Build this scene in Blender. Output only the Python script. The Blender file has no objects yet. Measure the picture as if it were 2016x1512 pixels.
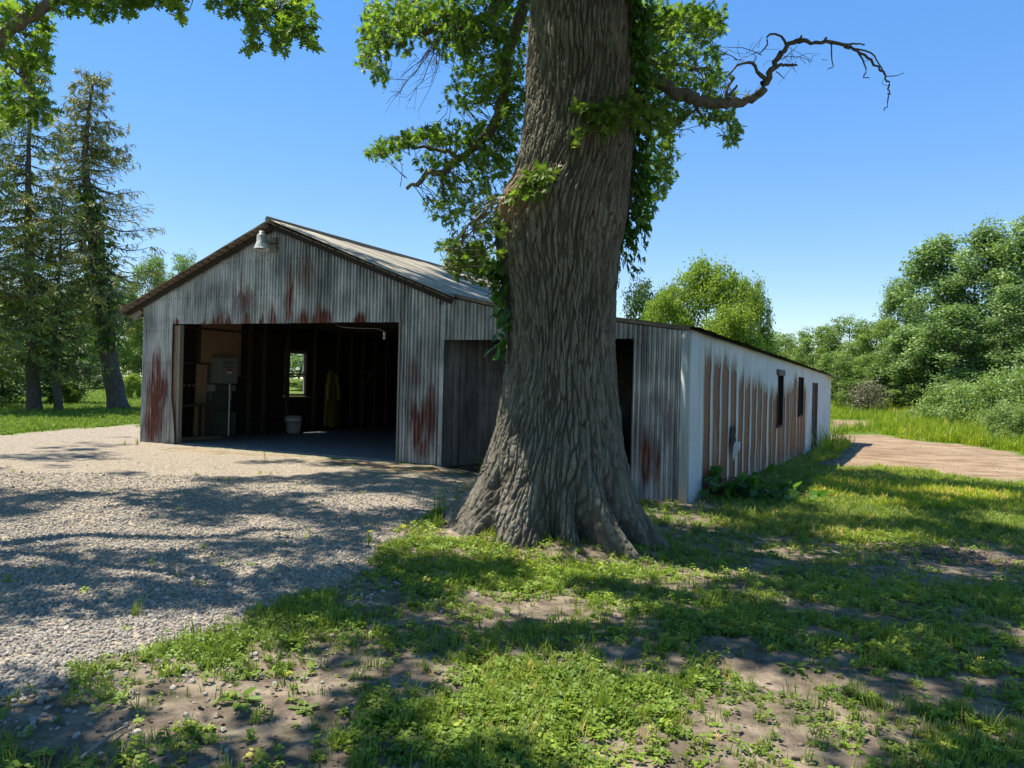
import bpy, math, random
import numpy as np
from mathutils import Vector, Matrix

rng = np.random.default_rng(11)
random.seed(5)
R = math.radians
sc = bpy.context.scene
COL = sc.collection
FPX, ROLL, HOR, CAMZ = 1514.0, R(1.4), 3.0, 1.4
CR, SR = math.cos(ROLL), math.sin(ROLL)
SUN_EL = R(65)
SUNH = np.array([-0.93, 0.37]); SUNH = SUNH / np.linalg.norm(SUNH)
COT = 1 / math.tan(SUN_EL)

# ---------------------------------------------------------------- numeric helpers
def sm(x):
    x = np.clip(x, 0, 1)
    return x * x * (3 - 2 * x)

def ray(px, py):
    x, y = px - 1008.0, py - 756.0
    return (x * CR + y * SR) / FPX, -((-x * SR + y * CR) - HOR) / FPX

def at(px, py, Y):
    a, b = ray(px, py)
    return np.array([a * Y, Y, CAMZ + b * Y])

def project(x, y, z):
    xr = x / y * FPX
    yr = -(z - CAMZ) / y * FPX + HOR
    return 1008 + xr * CR - yr * SR, 756 + xr * SR + yr * CR

def hsh(ix, iy, iz, seed):
    with np.errstate(over='ignore'):
        h = (ix.astype(np.uint32) * np.uint32(374761393) + iy.astype(np.uint32) * np.uint32(668265263)
             + iz.astype(np.uint32) * np.uint32(2246822519) + np.uint32((seed * 3266489917) & 0xffffffff))
        h ^= h >> np.uint32(15); h *= np.uint32(2246822519)
        h ^= h >> np.uint32(13); h *= np.uint32(3266489917)
        h ^= h >> np.uint32(16)
    return h.astype(np.float64) / 4294967295.0

def vnoise(p, seed=0):
    p = np.asarray(p, float)
    i = np.floor(p).astype(np.int64); f = p - i; f = f * f * (3 - 2 * f)
    out = 0
    for dx in (0, 1):
        wx = f[:, 0] if dx else 1 - f[:, 0]
        for dy in (0, 1):
            wy = f[:, 1] if dy else 1 - f[:, 1]
            for dz in (0, 1):
                wz = f[:, 2] if dz else 1 - f[:, 2]
                out = out + wx * wy * wz * hsh(i[:, 0] + dx, i[:, 1] + dy, i[:, 2] + dz, seed)
    return out * 2 - 1

def fbm(p, o=3, seed=0):
    t, a, s = 0, 0.5, np.asarray(p, float)
    for k in range(o):
        t = t + a * vnoise(s, seed + k); a *= .5; s = s * 2.03 + 7.1
    return t

def n2(x, y, sc_=1.0, seed=0, o=3):
    x = np.asarray(x, float); y = np.asarray(y, float)
    p = np.stack([x.ravel() * sc_, y.ravel() * sc_, np.full(x.size, .37)], 1)
    return fbm(p, o, seed).reshape(x.shape)

def worley(p, seed=0):
    i = np.floor(p).astype(np.int64)
    f1 = np.full(len(p), 9.0); f2 = f1.copy()
    for dx in (-1, 0, 1):
        for dy in (-1, 0, 1):
            for dz in (-1, 0, 1):
                c = i + np.array([dx, dy, dz])
                q = [c[:, k] + hsh(c[:, 0], c[:, 1], c[:, 2], seed + 11 * k) for k in range(3)]
                d = np.sqrt((q[0] - p[:, 0]) ** 2 + (q[1] - p[:, 1]) ** 2 + (q[2] - p[:, 2]) ** 2)
                nf1 = np.minimum(f1, d)
                f2 = np.where(d < f1, f1, np.minimum(f2, d)); f1 = nf1
    return f1, f2

def ground(x, y):
    x = np.asarray(x, float); y = np.asarray(y, float)
    e = np.clip(x + 1.3, 0, None)
    z = -0.5 * (1 - np.exp(-e / 5)) * sm((y - 3) / 6)
    z = z + 0.62 * sm((y - 35) / 55)
    near = sm((40 - y) / 20)
    return z + near * (0.03 * n2(x, y, .7, 3) + .012 * n2(x, y, 3.1, 4))

def gpt(px, py):
    a, b = ray(px, py)
    Y = max(1.0, min(200.0, -CAMZ / min(b, -1e-4)))
    for _ in range(12):
        z = float(ground(np.array([a * Y]), np.array([Y]))[0])
        Y = max(1.0, min(200.0, (z - CAMZ) / min(b, -1e-4)))
    return np.array([a * Y, Y])

def frame(nrm, spin=None):
    n = nrm / np.linalg.norm(nrm, axis=1, keepdims=True)
    a = rng.normal(size=n.shape)
    t = np.cross(n, a); t /= np.linalg.norm(t, axis=1, keepdims=True) + 1e-9
    b = np.cross(n, t)
    return np.stack([t, b, n], 2)          # columns

# ---------------------------------------------------------------- mesh accumulator
class MB:
    def __init__(s):
        s.v, s.f, s.n, s.a = [], {}, 0, {}
    def add(s, v, *faces, **attrs):
        v = np.asarray(v, float).reshape(-1, 3)
        for f in faces:
            f = np.asarray(f, np.int64)
            s.f.setdefault(f.shape[1], []).append(f + s.n)
        for k, val in attrs.items():
            s.a.setdefault(k, []).append((s.n, np.broadcast_to(np.asarray(val, float), (len(v),)).copy()))
        s.v.append(v); s.n += len(v)
        return s
    def box(s, c, d, rot=None, **at_):
        c = np.asarray(c, float); hx, hy, hz = np.asarray(d, float) / 2
        v = np.array([[i * hx, j * hy, k * hz] for i in (-1, 1) for j in (-1, 1) for k in (-1, 1)])
        if rot is not None: v = v @ np.asarray(rot).T
        f = [[0, 1, 3, 2], [4, 6, 7, 5], [0, 4, 5, 1], [2, 3, 7, 6], [0, 2, 6, 4], [1, 5, 7, 3]]
        return s.add(v + c, f, **at_)
    def tube(s, path, rad, sides=6, cap=True, jit=0, **at_):
        P = np.asarray(path, float); n = len(P)
        rad = np.broadcast_to(np.asarray(rad, float), (n,))
        T = np.gradient(P, axis=0); T /= np.linalg.norm(T, axis=1, keepdims=True) + 1e-9
        up = np.array([0, 0, 1.0]) if abs(T[:, 2]).mean() < .8 else np.array([0, 1.0, 0])
        A = np.cross(T, up); A /= np.linalg.norm(A, axis=1, keepdims=True) + 1e-9
        B = np.cross(T, A)
        an = np.arange(sides) * 2 * math.pi / sides
        rr = rad[:, None] * (1 + (rng.uniform(-jit, jit, (n, sides)) if jit else 0))
        v = P[:, None] + (A[:, None] * np.cos(an)[None, :, None] + B[:, None] * np.sin(an)[None, :, None]) * rr[..., None]
        i = np.arange(n - 1)[:, None] * sides; j = np.arange(sides)[None]; k = (j + 1) % sides
        f = np.stack([i + j, i + k, i + sides + k, i + sides + j], -1).reshape(-1, 4)
        fs = [f]
        if cap: fs += [np.arange(sides)[None, ::-1], (np.arange(sides) + (n - 1) * sides)[None]]
        return s.add(v.reshape(-1, 3), *fs, **at_)
    def lathe(s, prof, c, sides=20, axis=None, **at_):
        prof = np.asarray(prof, float); n = len(prof)
        an = np.arange(sides) * 2 * math.pi / sides
        v = np.stack([prof[:, 0, None] * np.cos(an), prof[:, 0, None] * np.sin(an), np.repeat(prof[:, 1, None], sides, 1)], -1)
        i = np.arange(n - 1)[:, None] * sides; j = np.arange(sides)[None]; k = (j + 1) % sides
        f = np.stack([i + j, i + k, i + sides + k, i + sides + j], -1).reshape(-1, 4)
        return s.add(v.reshape(-1, 3) + np.asarray(c), f, **at_)
    def inst(s, tv, tf, mats, pos, rnd=None, **extra):
        tv = np.asarray(tv, float); N, n = len(pos), len(tv)
        v = np.einsum('nij,kj->nki', mats, tv) + np.asarray(pos)[:, None]
        fs = [(np.asarray(f)[None] + (np.arange(N) * n)[:, None, None]).reshape(-1, np.asarray(f).shape[1]) for f in tf]
        if rnd is None: rnd = rng.random(N)
        return s.add(v.reshape(-1, 3), *fs, rnd=np.repeat(rnd, n), **extra)
    def build(s, name, mat, parent=None, smooth=False, mesh_only=False):
        V = np.concatenate(s.v) if s.v else np.zeros((0, 3))
        me = bpy.data.meshes.new(name)
        ks = sorted(s.f); arrs = [np.concatenate(s.f[k]) for k in ks]
        loops = np.concatenate([a.ravel() for a in arrs]); tot = np.concatenate([np.full(len(a), k) for a, k in zip(arrs, ks)])
        me.vertices.add(len(V)); me.vertices.foreach_set('co', V.astype(np.float32).ravel())
        me.loops.add(len(loops)); me.loops.foreach_set('vertex_index', loops.astype(np.int32))
        me.polygons.add(len(tot)); me.polygons.foreach_set('loop_start', (np.cumsum(tot) - tot).astype(np.int32))
        me.update(calc_edges=True)
        me.polygons.foreach_set('use_smooth', np.full(len(tot), bool(smooth)))
        for k, lst in s.a.items():
            d = np.zeros(len(V), np.float32)
            for st, arr in lst: d[st:st + len(arr)] = arr
            me.attributes.new(k, 'FLOAT', 'POINT').data.foreach_set('value', d)
        me.materials.append(mat)
        me.validate()
        o = bpy.data.objects.new(name, me); COL.objects.link(o)
        if parent is not None:
            o.parent = parent; o.matrix_parent_inverse = Matrix.Translation(-Vector(parent.location))
        return o

def tag(o, label=None, cat=None, group=None, kind=None):
    for k, v in (('label', label), ('category', cat), ('group', group), ('kind', kind)):
        if v: o[k] = v
    return o

def thing(name, loc, label, cat, group=None):
    o = bpy.data.objects.new(name, None); COL.objects.link(o); o.location = Vector([float(q) for q in loc])
    o.empty_display_size = .2
    return tag(o, label, cat, group)

def copy_tree(o, parent=None):
    c = o.copy(); COL.objects.link(c)
    if parent is not None:
        c.parent = parent
    for ch in list(o.children): copy_tree(ch, c)
    return c

def grid_faces(nu, nv):          # index = i*nv + j
    i = np.arange(nu - 1)[:, None] * nv; j = np.arange(nv - 1)[None]
    return np.stack([i + j, i + nv + j, i + nv + j + 1, i + j + 1], -1).reshape(-1, 4)

def smooth_path(P, n=24, jit=0.0):
    P = np.asarray(P, float); m = len(P); t = np.linspace(0, m - 1, n)
    out = []
    for q in t:
        k = min(int(q), m - 2); f = q - k
        p0, p1, p2, p3 = P[max(k - 1, 0)], P[k], P[k + 1], P[min(k + 2, m - 1)]
        out.append(.5 * (2 * p1 + (p2 - p0) * f + (2 * p0 - 5 * p1 + 4 * p2 - p3) * f * f + (3 * p1 - p0 - 3 * p2 + p3) * f ** 3))
    out = np.array(out)
    if jit: out[1:-1] += rng.normal(0, jit, out[1:-1].shape)
    return out

# ---------------------------------------------------------------- materials
class SH:
    def __init__(s, name):
        s.m = bpy.data.materials.new(name); s.m.use_nodes = True
        s.t = s.m.node_tree; s.t.nodes.clear()
    def n(s, typ, ins=None, **props):
        nd = s.t.nodes.new(typ)
        for k, v in props.items(): setattr(nd, k, v)
        for k, v in (ins or {}).items(): s.set(nd.inputs[k], v)
        return nd
    def set(s, sock, v):
        if hasattr(v, 'is_output') or isinstance(v, bpy.types.NodeSocket): s.t.links.new(v, sock)
        elif isinstance(v, (tuple, list)) and len(v) == 3 and sock.type == 'RGBA': sock.default_value = (*v, 1)
        else: sock.default_value = v
    def attr(s, nm): return s.n('ShaderNodeAttribute', attribute_name=nm).outputs['Fac']
    def co(s, scale=(1, 1, 1)):
        g = s.n('ShaderNodeTexCoord').outputs['Object']
        return s.n('ShaderNodeMapping', {'Vector': g, 'Scale': scale}).outputs[0]
    def noise(s, scale, detail=4, rough=.55, vec=None, dist=0):
        ins = {'Scale': scale, 'Detail': detail, 'Roughness': rough, 'Distortion': dist}
        ins['Vector'] = vec if vec is not None else s.co()
        return s.n('ShaderNodeTexNoise', ins).outputs['Fac']
    def vor(s, scale, vec=None, feature='F1', out='Distance', rnd=1.0):
        return s.n('ShaderNodeTexVoronoi', {'Scale': scale, 'Vector': vec if vec is not None else s.co(), 'Randomness': rnd}, feature=feature).outputs[out]
    def ma(s, op, a, b=0.0, clamp=False):
        nd = s.n('ShaderNodeMath', operation=op, use_clamp=clamp); s.set(nd.inputs[0], a); s.set(nd.inputs[1], b); return nd.outputs[0]
    def ramp(s, f, stops):
        nd = s.n('ShaderNodeValToRGB', {'Fac': f}); e = nd.color_ramp.elements
        while len(e) < len(stops): e.new(.5)
        for q, (p, c) in zip(e, stops):
            q.position = p; q.color = (c, c, c, 1) if isinstance(c, (int, float)) else (*c, 1)
        return nd.outputs['Color']
    def mix(s, f, a, b, mode='MIX'):
        nd = s.n('ShaderNodeMix', data_type='RGBA', blend_type=mode)
        s.set(nd.inputs[0], f); s.set(nd.inputs[6], a); s.set(nd.inputs[7], b); return nd.outputs[2]
    def bump(s, h, strength=.5, dist=.01): return s.n('ShaderNodeBump', {'Height': h, 'Strength': strength, 'Distance': dist}).outputs[0]
    def pr(s, col, rough=.6, metal=0.0, spec=.4, nrm=None, **kw):
        ins = {'Base Color': col, 'Roughness': rough, 'Metallic': metal, 'Specular IOR Level': spec}
        if nrm is not None: ins['Normal'] = nrm
        ins.update(kw)
        return s.n('ShaderNodeBsdfPrincipled', ins).outputs[0]
    def out(s, sh):
        s.n('ShaderNodeOutputMaterial', {'Surface': sh}); return s.m

def leaf_mat(name, stops, trans=.35, rough=.5, tint=(1.25, 1.35, .6), spec=.35):
    s = SH(name)
    c = s.ramp(s.attr('rnd'), stops)
    tc = s.mix(1.0, c, tint, 'MULTIPLY')
    d = s.pr(c, rough, 0, spec)
    t = s.n('ShaderNodeBsdfTranslucent', {'Color': tc}).outputs[0]
    return s.out(s.n('ShaderNodeMixShader', {0: trans, 1: d, 2: t}).outputs[0])

def plain(name, col, rough=.6, metal=0.0, nscale=0, namp=.25, bump=0):
    s = SH(name); c = col; nr = None
    if nscale:
        f = s.noise(nscale, 5)
        c = s.mix(f, tuple(max(0, q * (1 - namp)) for q in col), tuple(min(1, q * (1 + namp)) for q in col))
        if bump: nr = s.bump(f, bump, .01)
    return s.out(s.pr(c, rough, metal, .4, nr))
MT = {}
def build_mats():
    # galvanised corrugated sheet with rust; darker copy has doorway shade put into its colour
    for key, mname, dk in (('galv', 'galvanised_sheet', 1.0), ('galvshade', 'shaded_sheet', .38)):
     s = SH(mname); ru = s.attr('rust')
     st = s.noise(1.0, 6, .6, s.co((8, 8, .9)))
     bl = s.noise(1.3, 4, .6)
     c = s.ramp(s.ma('ADD', s.ma('MULTIPLY', st, .55), s.ma('MULTIPLY', bl, .45)), [(.32, (0.099, 0.101, 0.109)), (.46, (0.272, 0.278, 0.297)), (.60, (0.515, 0.526, 0.553)), (.8, (0.757, 0.769, 0.801))])
     rn = s.noise(1.0, 5, .6, s.co((16, 16, 1.2)))
     rf = s.ma('MULTIPLY', s.ma('SUBTRACT', s.ma('ADD', ru, s.ma('MULTIPLY', rn, .9)), .70), 1.7, True)
     rf = s.ma('MULTIPLY', rf, s.ma('GREATER_THAN', ru, .02))
     rc = s.ramp(s.noise(9, 5, .6, s.co((3, 3, .6))), [(.3, (.045, .018, .015)), (.5, (.13, .038, .024)), (.75, (.26, .085, .04))])
     c2 = s.mix(rf, c, rc)
     u_, h_ = s.attr('u'), s.attr('h')
     wn = s.n('ShaderNodeTexWhiteNoise', {'W': s.ma('FLOOR', s.ma('DIVIDE', u_, .61))}, noise_dimensions='1D').outputs[0]
     c = s.mix(1.0, c, s.ramp(wn, [(0, .74), (1, 1.15)]), 'MULTIPLY')
     lap = s.ma('LESS_THAN', s.ma('FRACT', s.ma('DIVIDE', u_, .61)), .022)
     c = s.mix(s.ma('MULTIPLY', lap, .6), c, (.05, .05, .05)); c2 = s.mix(rf, c, rc)
     nu = s.ma('LESS_THAN', s.ma('ABSOLUTE', s.ma('SUBTRACT', s.ma('FRACT', s.ma('DIVIDE', u_, .152)), .5)), .055)
     nh = s.ma('LESS_THAN', s.ma('ABSOLUTE', s.ma('SUBTRACT', s.ma('FRACT', s.ma('DIVIDE', h_, .68)), .5)), .012)
     c2 = s.mix(s.ma('MULTIPLY', s.ma('MULTIPLY', nu, nh), .85), c2, (.06, .035, .025))
     holes = s.ma('LESS_THAN', s.vor(11), .055)
     c2 = s.mix(s.ma('MULTIPLY', holes, .85), c2, (.03, .025, .02))
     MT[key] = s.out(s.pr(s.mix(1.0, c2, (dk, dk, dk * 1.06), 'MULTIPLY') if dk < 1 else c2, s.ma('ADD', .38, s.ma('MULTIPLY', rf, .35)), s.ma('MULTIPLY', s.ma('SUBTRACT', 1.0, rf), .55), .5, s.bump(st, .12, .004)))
    # painted, rust striped wall of the shed
    s = SH('rust_striped_paint'); ru = s.attr('rust'); g = s.attr('grime')
    st = s.noise(1.0, 6, .65, s.co((22, 22, 1.2)))
    pc = s.ramp(s.ma('ADD', s.ma('MULTIPLY', st, .5), s.ma('MULTIPLY', s.noise(1.1, 5), .5)), [(.3, (0.302, 0.343, 0.368)), (.5, (0.494, 0.539, 0.557)), (.72, (0.625, 0.657, 0.653))])
    rc = s.ramp(s.noise(7, 5, .6, s.co((5, 5, .5))), [(.3, (0.054, 0.016, 0.009)), (.48, (0.125, 0.032, 0.015)), (.62, (0.187, 0.055, 0.024)), (.8, (0.268, 0.104, 0.044))])
    rf = s.ma('MULTIPLY', s.ma('SUBTRACT', s.ma('ADD', ru, s.ma('MULTIPLY', st, .5)), .62), 4.0, True)
    c = s.mix(s.ma('MULTIPLY', g, .8), pc, (.20, .175, .09))
    c = s.mix(rf, c, rc)
    MT['paint'] = s.out(s.pr(c, .55, 0, .4, s.bump(st, .1, .004)))
    # roof sheet: grey, streaked, patchy
    s = SH('weathered_roof'); f = s.attr('u'); k = s.attr('rust')
    st = s.noise(1.0, 6, .6, s.n('ShaderNodeCombineXYZ', {0: s.ma('MULTIPLY', f, 5.5), 1: s.ma('MULTIPLY', s.attr('h'), .5), 2: 0.0}).outputs[0])
    c = s.ramp(st, [(.3, (0.082, 0.074, 0.056)), (.46, (0.213, 0.195, 0.147)), (.58, (0.410, 0.382, 0.309)), (.75, (0.541, 0.507, 0.421))])
    MT['roof'] = s.out(s.pr(s.mix(s.ma('MULTIPLY', k, .6), c, (.16, .07, .04)), .6, .1, .4))
    # woods
    def wood(nm, a, b, sc3=(3, 3, 22), rough=.8):
        s = SH(nm); f = s.noise(2.0, 6, .65, s.co(sc3), 1.5)
        return s.out(s.pr(s.mix(f, a, b), rough, 0, .2, s.bump(f, .35, .006)))
    MT['oldwood'] = wood('weathered_wood', (.06, .05, .04), (.24, .20, .16))
    MT['greywood'] = wood('grey_wood', (.10, .096, .085), (.32, .31, .27))
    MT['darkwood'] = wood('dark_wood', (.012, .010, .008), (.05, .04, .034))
    MT['studwood'] = wood('stud_wood', (.03, .025, .022), (.11, .09, .075))
    MT['tanboard'] = wood('tan_board', (.23, .16, .10), (.40, .28, .18), (5, 5, 1.5))
    MT['ply'] = wood('grey_plywood', (.05, .06, .055), (.14, .155, .14), (3, 3, 14))
    MT['whitetrim'] = plain('painted_trim', (.68, .69, .67), .55, 0, 9, .3)
    MT['rustjamb'] = wood('rusty_jamb', (.10, .05, .03), (.36, .26, .18), (9, 9, 1.2), .7)
    MT['slab'] = plain('barn_slab', (.16, .165, .18), .75, 0, 3, .5, .3)
    MT['galvplain'] = plain('grey_cast_metal', (.42, .43, .42), .5, .3, 14, .3)
    MT['glassy'] = plain('ribbed_refractor', (.62, .66, .66), .25, 0)
    MT['greyenam'] = plain('grey_enamel', (.22, .235, .23), .4, 0, 6, .12)
    MT['white'] = plain('white_plastic', (.72, .73, .72), .45, 0, 7, .18)
    MT['pailgrey'] = plain('grey_white_plastic', (.42, .43, .43), .5, 0, 7, .3)  # darker grey version of the white plastic, for the pail
    MT['black'] = plain('print_and_hole_black', (.008, .008, .008), .8)
    MT['red'] = plain('red_print', (.5, .03, .02), .6)
    MT['yellow'] = plain('yellow_oilskin', (.17, .125, .010), .5, 0, 5, .3, .2)
    MT['steel'] = plain('conduit_steel', (.42, .43, .44), .4, .6)
    MT['wire'] = plain('cable', (.45, .43, .38), .6)
    s = SH('window_glass')
    gl = s.n('ShaderNodeBsdfGlass', {'Color': (.9, .96, .97), 'Roughness': .02, 'IOR': 1.05}).outputs[0]
    tr = s.n('ShaderNodeBsdfTransparent', {'Color': (.86, .93, .95)}).outputs[0]
    MT['glass'] = s.out(s.n('ShaderNodeMixShader', {0: .85, 1: gl, 2: tr}).outputs[0])
    # bark
    def bark(nm, stops, lich=None, sc3=(30, 30, 7), crest=False):
        s = SH(nm); f = s.noise(1.0, 8, .65, s.co(sc3), .6); b = s.noise(1.7, 4)
        c = s.ramp(s.ma('ADD', s.ma('MULTIPLY', f, .65), s.ma('MULTIPLY', b, .35)), stops)
        if lich:
            c = s.mix(s.ma('MULTIPLY', s.ma('SUBTRACT', s.noise(3.0, 5), .52), 3.0, True), c, lich)
        if crest:
            k = s.attr('crest'); c = s.mix(s.ma('MULTIPLY', s.ma('SUBTRACT', 1.0, k), .75), c, (.04, .032, .025)); c = s.mix(s.ma('MULTIPLY', s.ma('SUBTRACT', s.ma('MULTIPLY', k, s.noise(1.0, 6, .7, s.co((55, 55, 14)))), .48), 3.0, True), c, (.30, .29, .25))
        w = s.attr('wound')
        c = s.mix(s.ma('MULTIPLY', w, s.ma('MULTIPLY', s.noise(12, 5), 1.1)), c, (.30, .17, .07))
        h = s.ma('ADD', s.noise(1.0, 8, .7, s.co((60, 60, 18))), s.ma('MULTIPLY', s.vor(1.0, s.co((38, 38, 9)), 'F1'), .8))
        return s.out(s.pr(c, .9, 0, .15, s.bump(h, .6, .012)))
    MT['bark'] = bark('oak_bark', [(.3, (0.086, 0.078, 0.063)), (.5, (0.184, 0.169, 0.138)), (.68, (0.322, 0.301, 0.252))], (.20, .20, .15), crest=True)
    MT['limb'] = bark('oak_limb_bark', [(.3, (.09, .08, .065)), (.5, (.19, .17, .14)), (.68, (.31, .285, .24))], (.17, .175, .13))
    MT['bark2'] = bark('conifer_bark', [(.3, (.05, .042, .036)), (.55, (.13, .11, .095)), (.75, (.22, .19, .165))], None, (14, 14, 5))
    MT['twig'] = plain('twig_bark', (.10, .085, .07), .9, 0, 8, .4)
    MT['deadlimb'] = bark('dead_limb_bark', [(.3, (.06, .052, .045)), (.55, (.15, .135, .12)), (.75, (.26, .24, .215))], None, (22, 22, 22))
    MT['paletwig'] = plain('bleached_twig', (.24, .215, .18), .9, 0, 8, .4)
    # leaves
    MT['oakleaf'] = leaf_mat('oak_leaf', [(0, (0.058, 0.124, 0.027)), (.5, (0.129, 0.243, 0.043)), (.85, (0.244, 0.371, 0.059)), (1, (0.373, 0.470, 0.079))], .5)
    MT['limeleaf'] = leaf_mat('young_leaf', [(0, (0.062, 0.125, 0.022)), (.5, (0.125, 0.213, 0.035)), (1, (0.225, 0.312, 0.056))], .45)
    MT['vineleaf'] = leaf_mat('vine_leaf', [(0, (0.037, 0.105, 0.026)), (.6, (0.080, 0.198, 0.036)), (1, (0.199, 0.347, 0.050))], .35, .4)
    MT['midtree'] = leaf_mat('mid_tree_leaf', [(0, (0.109, 0.179, 0.050)), (.5, (0.207, 0.301, 0.077)), (1, (0.365, 0.456, 0.127))], .35)
    MT['cotton'] = leaf_mat('tall_tree_leaf', [(0, (0.106, 0.179, 0.071)), (.5, (0.199, 0.302, 0.111)), (.9, (0.353, 0.458, 0.185)), (1, (0.565, 0.648, 0.332))], .3)
    MT['maple'] = leaf_mat('bright_tree_leaf', [(0, (0.129, 0.207, 0.031)), (.5, (0.231, 0.324, 0.044)), (1, (0.376, 0.441, 0.075))], .42)
    MT['darktree'] = leaf_mat('dark_tree_leaf', [(0, (0.029, 0.065, 0.022)), (.6, (0.062, 0.120, 0.034)), (1, (0.118, 0.200, 0.054))], .3)
    MT['shrub'] = leaf_mat('grey_shrub_leaf', [(0, (0.137, 0.218, 0.061)), (.5, (0.236, 0.331, 0.105)), (1, (0.378, 0.484, 0.184))], .35)
    MT['deadshrub'] = leaf_mat('dry_shrub_leaf', [(0, (.12, .11, .08)), (.6, (.22, .20, .14)), (1, (.30, .29, .2))], .2)
    MT['needle'] = leaf_mat('spruce_needle', [(0, (0.074, 0.114, 0.026)), (.5, (0.168, 0.226, 0.046)), (.85, (0.292, 0.340, 0.063)), (1, (0.626, 0.441, 0.109))], .15, .6)
    MT['needle2'] = leaf_mat('thin_spruce_needle', [(0, (0.106, 0.147, 0.049)), (.5, (0.227, 0.261, 0.086)), (.8, (0.363, 0.340, 0.121)), (1, (0.605, 0.502, 0.185))], .15, .6)
    MT['weed'] = leaf_mat('weed_leaf', [(0, (0.113, 0.195, 0.028)), (.5, (0.223, 0.330, 0.042)), (.85, (0.367, 0.461, 0.054)), (1, (0.618, 0.561, 0.096))], .4)
    MT['blade'] = leaf_mat('grass_blade', [(0, (0.104, 0.166, 0.030)), (.5, (0.209, 0.284, 0.044)), (.85, (0.365, 0.391, 0.068)), (1, (0.781, 0.548, 0.204))], .35)
    MT['lawn'] = leaf_mat('lawn_blade', [(0, (0.092, 0.164, 0.024)), (.5, (0.172, 0.258, 0.031)), (1, (0.290, 0.353, 0.054))], .4)
    MT['meadow'] = leaf_mat('meadow_blade', [(0, (0.179, 0.267, 0.022)), (.45, (0.291, 0.383, 0.026)), (.8, (0.448, 0.467, 0.049)), (1, (0.943, 0.600, 0.205))], .4)
    MT['litter'] = leaf_mat('dry_leaf', [(0, (.07, .05, .035)), (.5, (.17, .13, .095)), (1, (.34, .29, .23))], .1, .8)
    # stones, clods
    s = SH('gravel_stone'); rn = s.attr('rnd')
    c = s.ramp(rn, [(0, (0.169, 0.146, 0.118)), (.45, (0.290, 0.254, 0.202)), (.8, (0.387, 0.336, 0.262)), (1, (0.484, 0.422, 0.333))])
    MT['stone'] = s.out(s.pr(s.mix(.35, c, s.ramp(s.noise(60, 4), [(.3, .18), (.7, .5)])), .85, 0, .25))
    MT['clod'] = plain('soil_clod', (.16, .125, .095), .95, 0, 20, .4)
    # the ground sheet
    s = SH('ground_cover'); g, so, di = s.attr('gravel'), s.attr('soil'), s.attr('dirt')
    e = s.ma('MULTIPLY', s.ma('SUBTRACT', s.noise(4.0, 6, .65), .5), 1.1)
    def edge(a): return s.ma('MULTIPLY', s.ma('SUBTRACT', s.ma('ADD', a, s.ma('MULTIPLY', e, s.ma('MULTIPLY', s.ma('MULTIPLY', a, s.ma('SUBTRACT', 1.0, a)), 4.0))), .35), 3.3, True)
    cell = s.vor(42, None, 'F1', 'Color'); cd = s.vor(42); cd2 = s.vor(95)
    gc = s.ramp(s.n('ShaderNodeSeparateColor', {0: cell}).outputs[0], [(0, (0.168, 0.144, 0.115)), (.4, (0.292, 0.251, 0.196)), (.8, (0.397, 0.345, 0.265)), (1, (0.494, 0.426, 0.330))])
    gc = s.mix(s.ma('MULTIPLY', s.noise(.9, 4), .45), gc, (.33, .28, .235))
    tn = s.noise(1.6, 6, .7)
    gr = s.mix(s.ma('MULTIPLY', s.ma('SUBTRACT', tn, .35), 2.4, True), (.075, .135, .022), (.155, .215, .034))
    gr = s.mix(s.ma('MULTIPLY', s.ma('SUBTRACT', s.noise(14, 5, .7), .45), 2.2, True), gr, (.055, .095, .02))
    sn = s.noise(5, 8, .7)
    sl = s.ramp(sn, [(.28, (0.062, 0.051, 0.042)), (.45, (0.163, 0.131, 0.102)), (.6, (0.312, 0.256, 0.198)), (.78, (0.475, 0.400, 0.312))])
    sl = s.mix(s.ma('MULTIPLY', s.ma('SUBTRACT', s.noise(2.2, 5), .5), 2.0, True), sl, (.085, .105, .035))
    dn = s.noise(.8, 7, .68, s.co((1.0, 1.6, 1)))
    dc = s.ramp(dn, [(.3, (.14, .092, .055)), (.48, (.28, .20, .125)), (.66, (.37, .28, .18)), (.8, (.25, .24, .09))])
    dc = s.mix(s.ma('MULTIPLY', s.ma('SUBTRACT', s.noise(.30, 5, .6), .47), 3.5, True), dc, (.235, .165, .105))
    dc = s.mix(s.ma('MULTIPLY', s.ma('SUBTRACT', s.noise(1.0, 6, .7, s.co((.35, 1.6, 1))), .56), 5.0, True), dc, (.12, .085, .058))
    dc = s.mix(s.ma('MULTIPLY', s.ma('LESS_THAN', s.vor(3.0), .16), .5), dc, (.12, .085, .06))
    c = s.mix(edge(so), gr, sl); c = s.mix(edge(di), c, dc); c = s.mix(edge(g), c, gc)
    hh = s.ma('ADD', s.ma('MULTIPLY', s.ma('SUBTRACT', 1.0, cd), g), s.ma('MULTIPLY', s.noise(26, 7, .75), s.ma('SUBTRACT', 1.0, s.ma('MULTIPLY', g, .5))))
    hh = s.ma('ADD', hh, s.ma('MULTIPLY', s.noise(4, 4), 1.2))
    MT['ground'] = s.out(s.pr(c, .95, 0, .12, s.bump(hh, .8, .025)))
build_mats()
# ---------------------------------------------------------------- zones (plan polygons measured on site)
BR = np.array([-1.246, 13.289]); BL = np.array([-8.016, 16.716])
BW = float(np.linalg.norm(BL - BR)); U = (BL - BR) / BW; V = np.array([U[1], -U[0]]); V = -V if V[1] < 0 else V
C1 = np.array([2.56, 11.30]); C2 = np.array([12.24, 29.60]); SL = float(np.linalg.norm(C2 - C1)); SD = (C2 - C1) / SL
SN = np.array([SD[1], -SD[0]])                      # outward normal of the shed side wall
BD = 12.0                                           # barn depth

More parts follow.
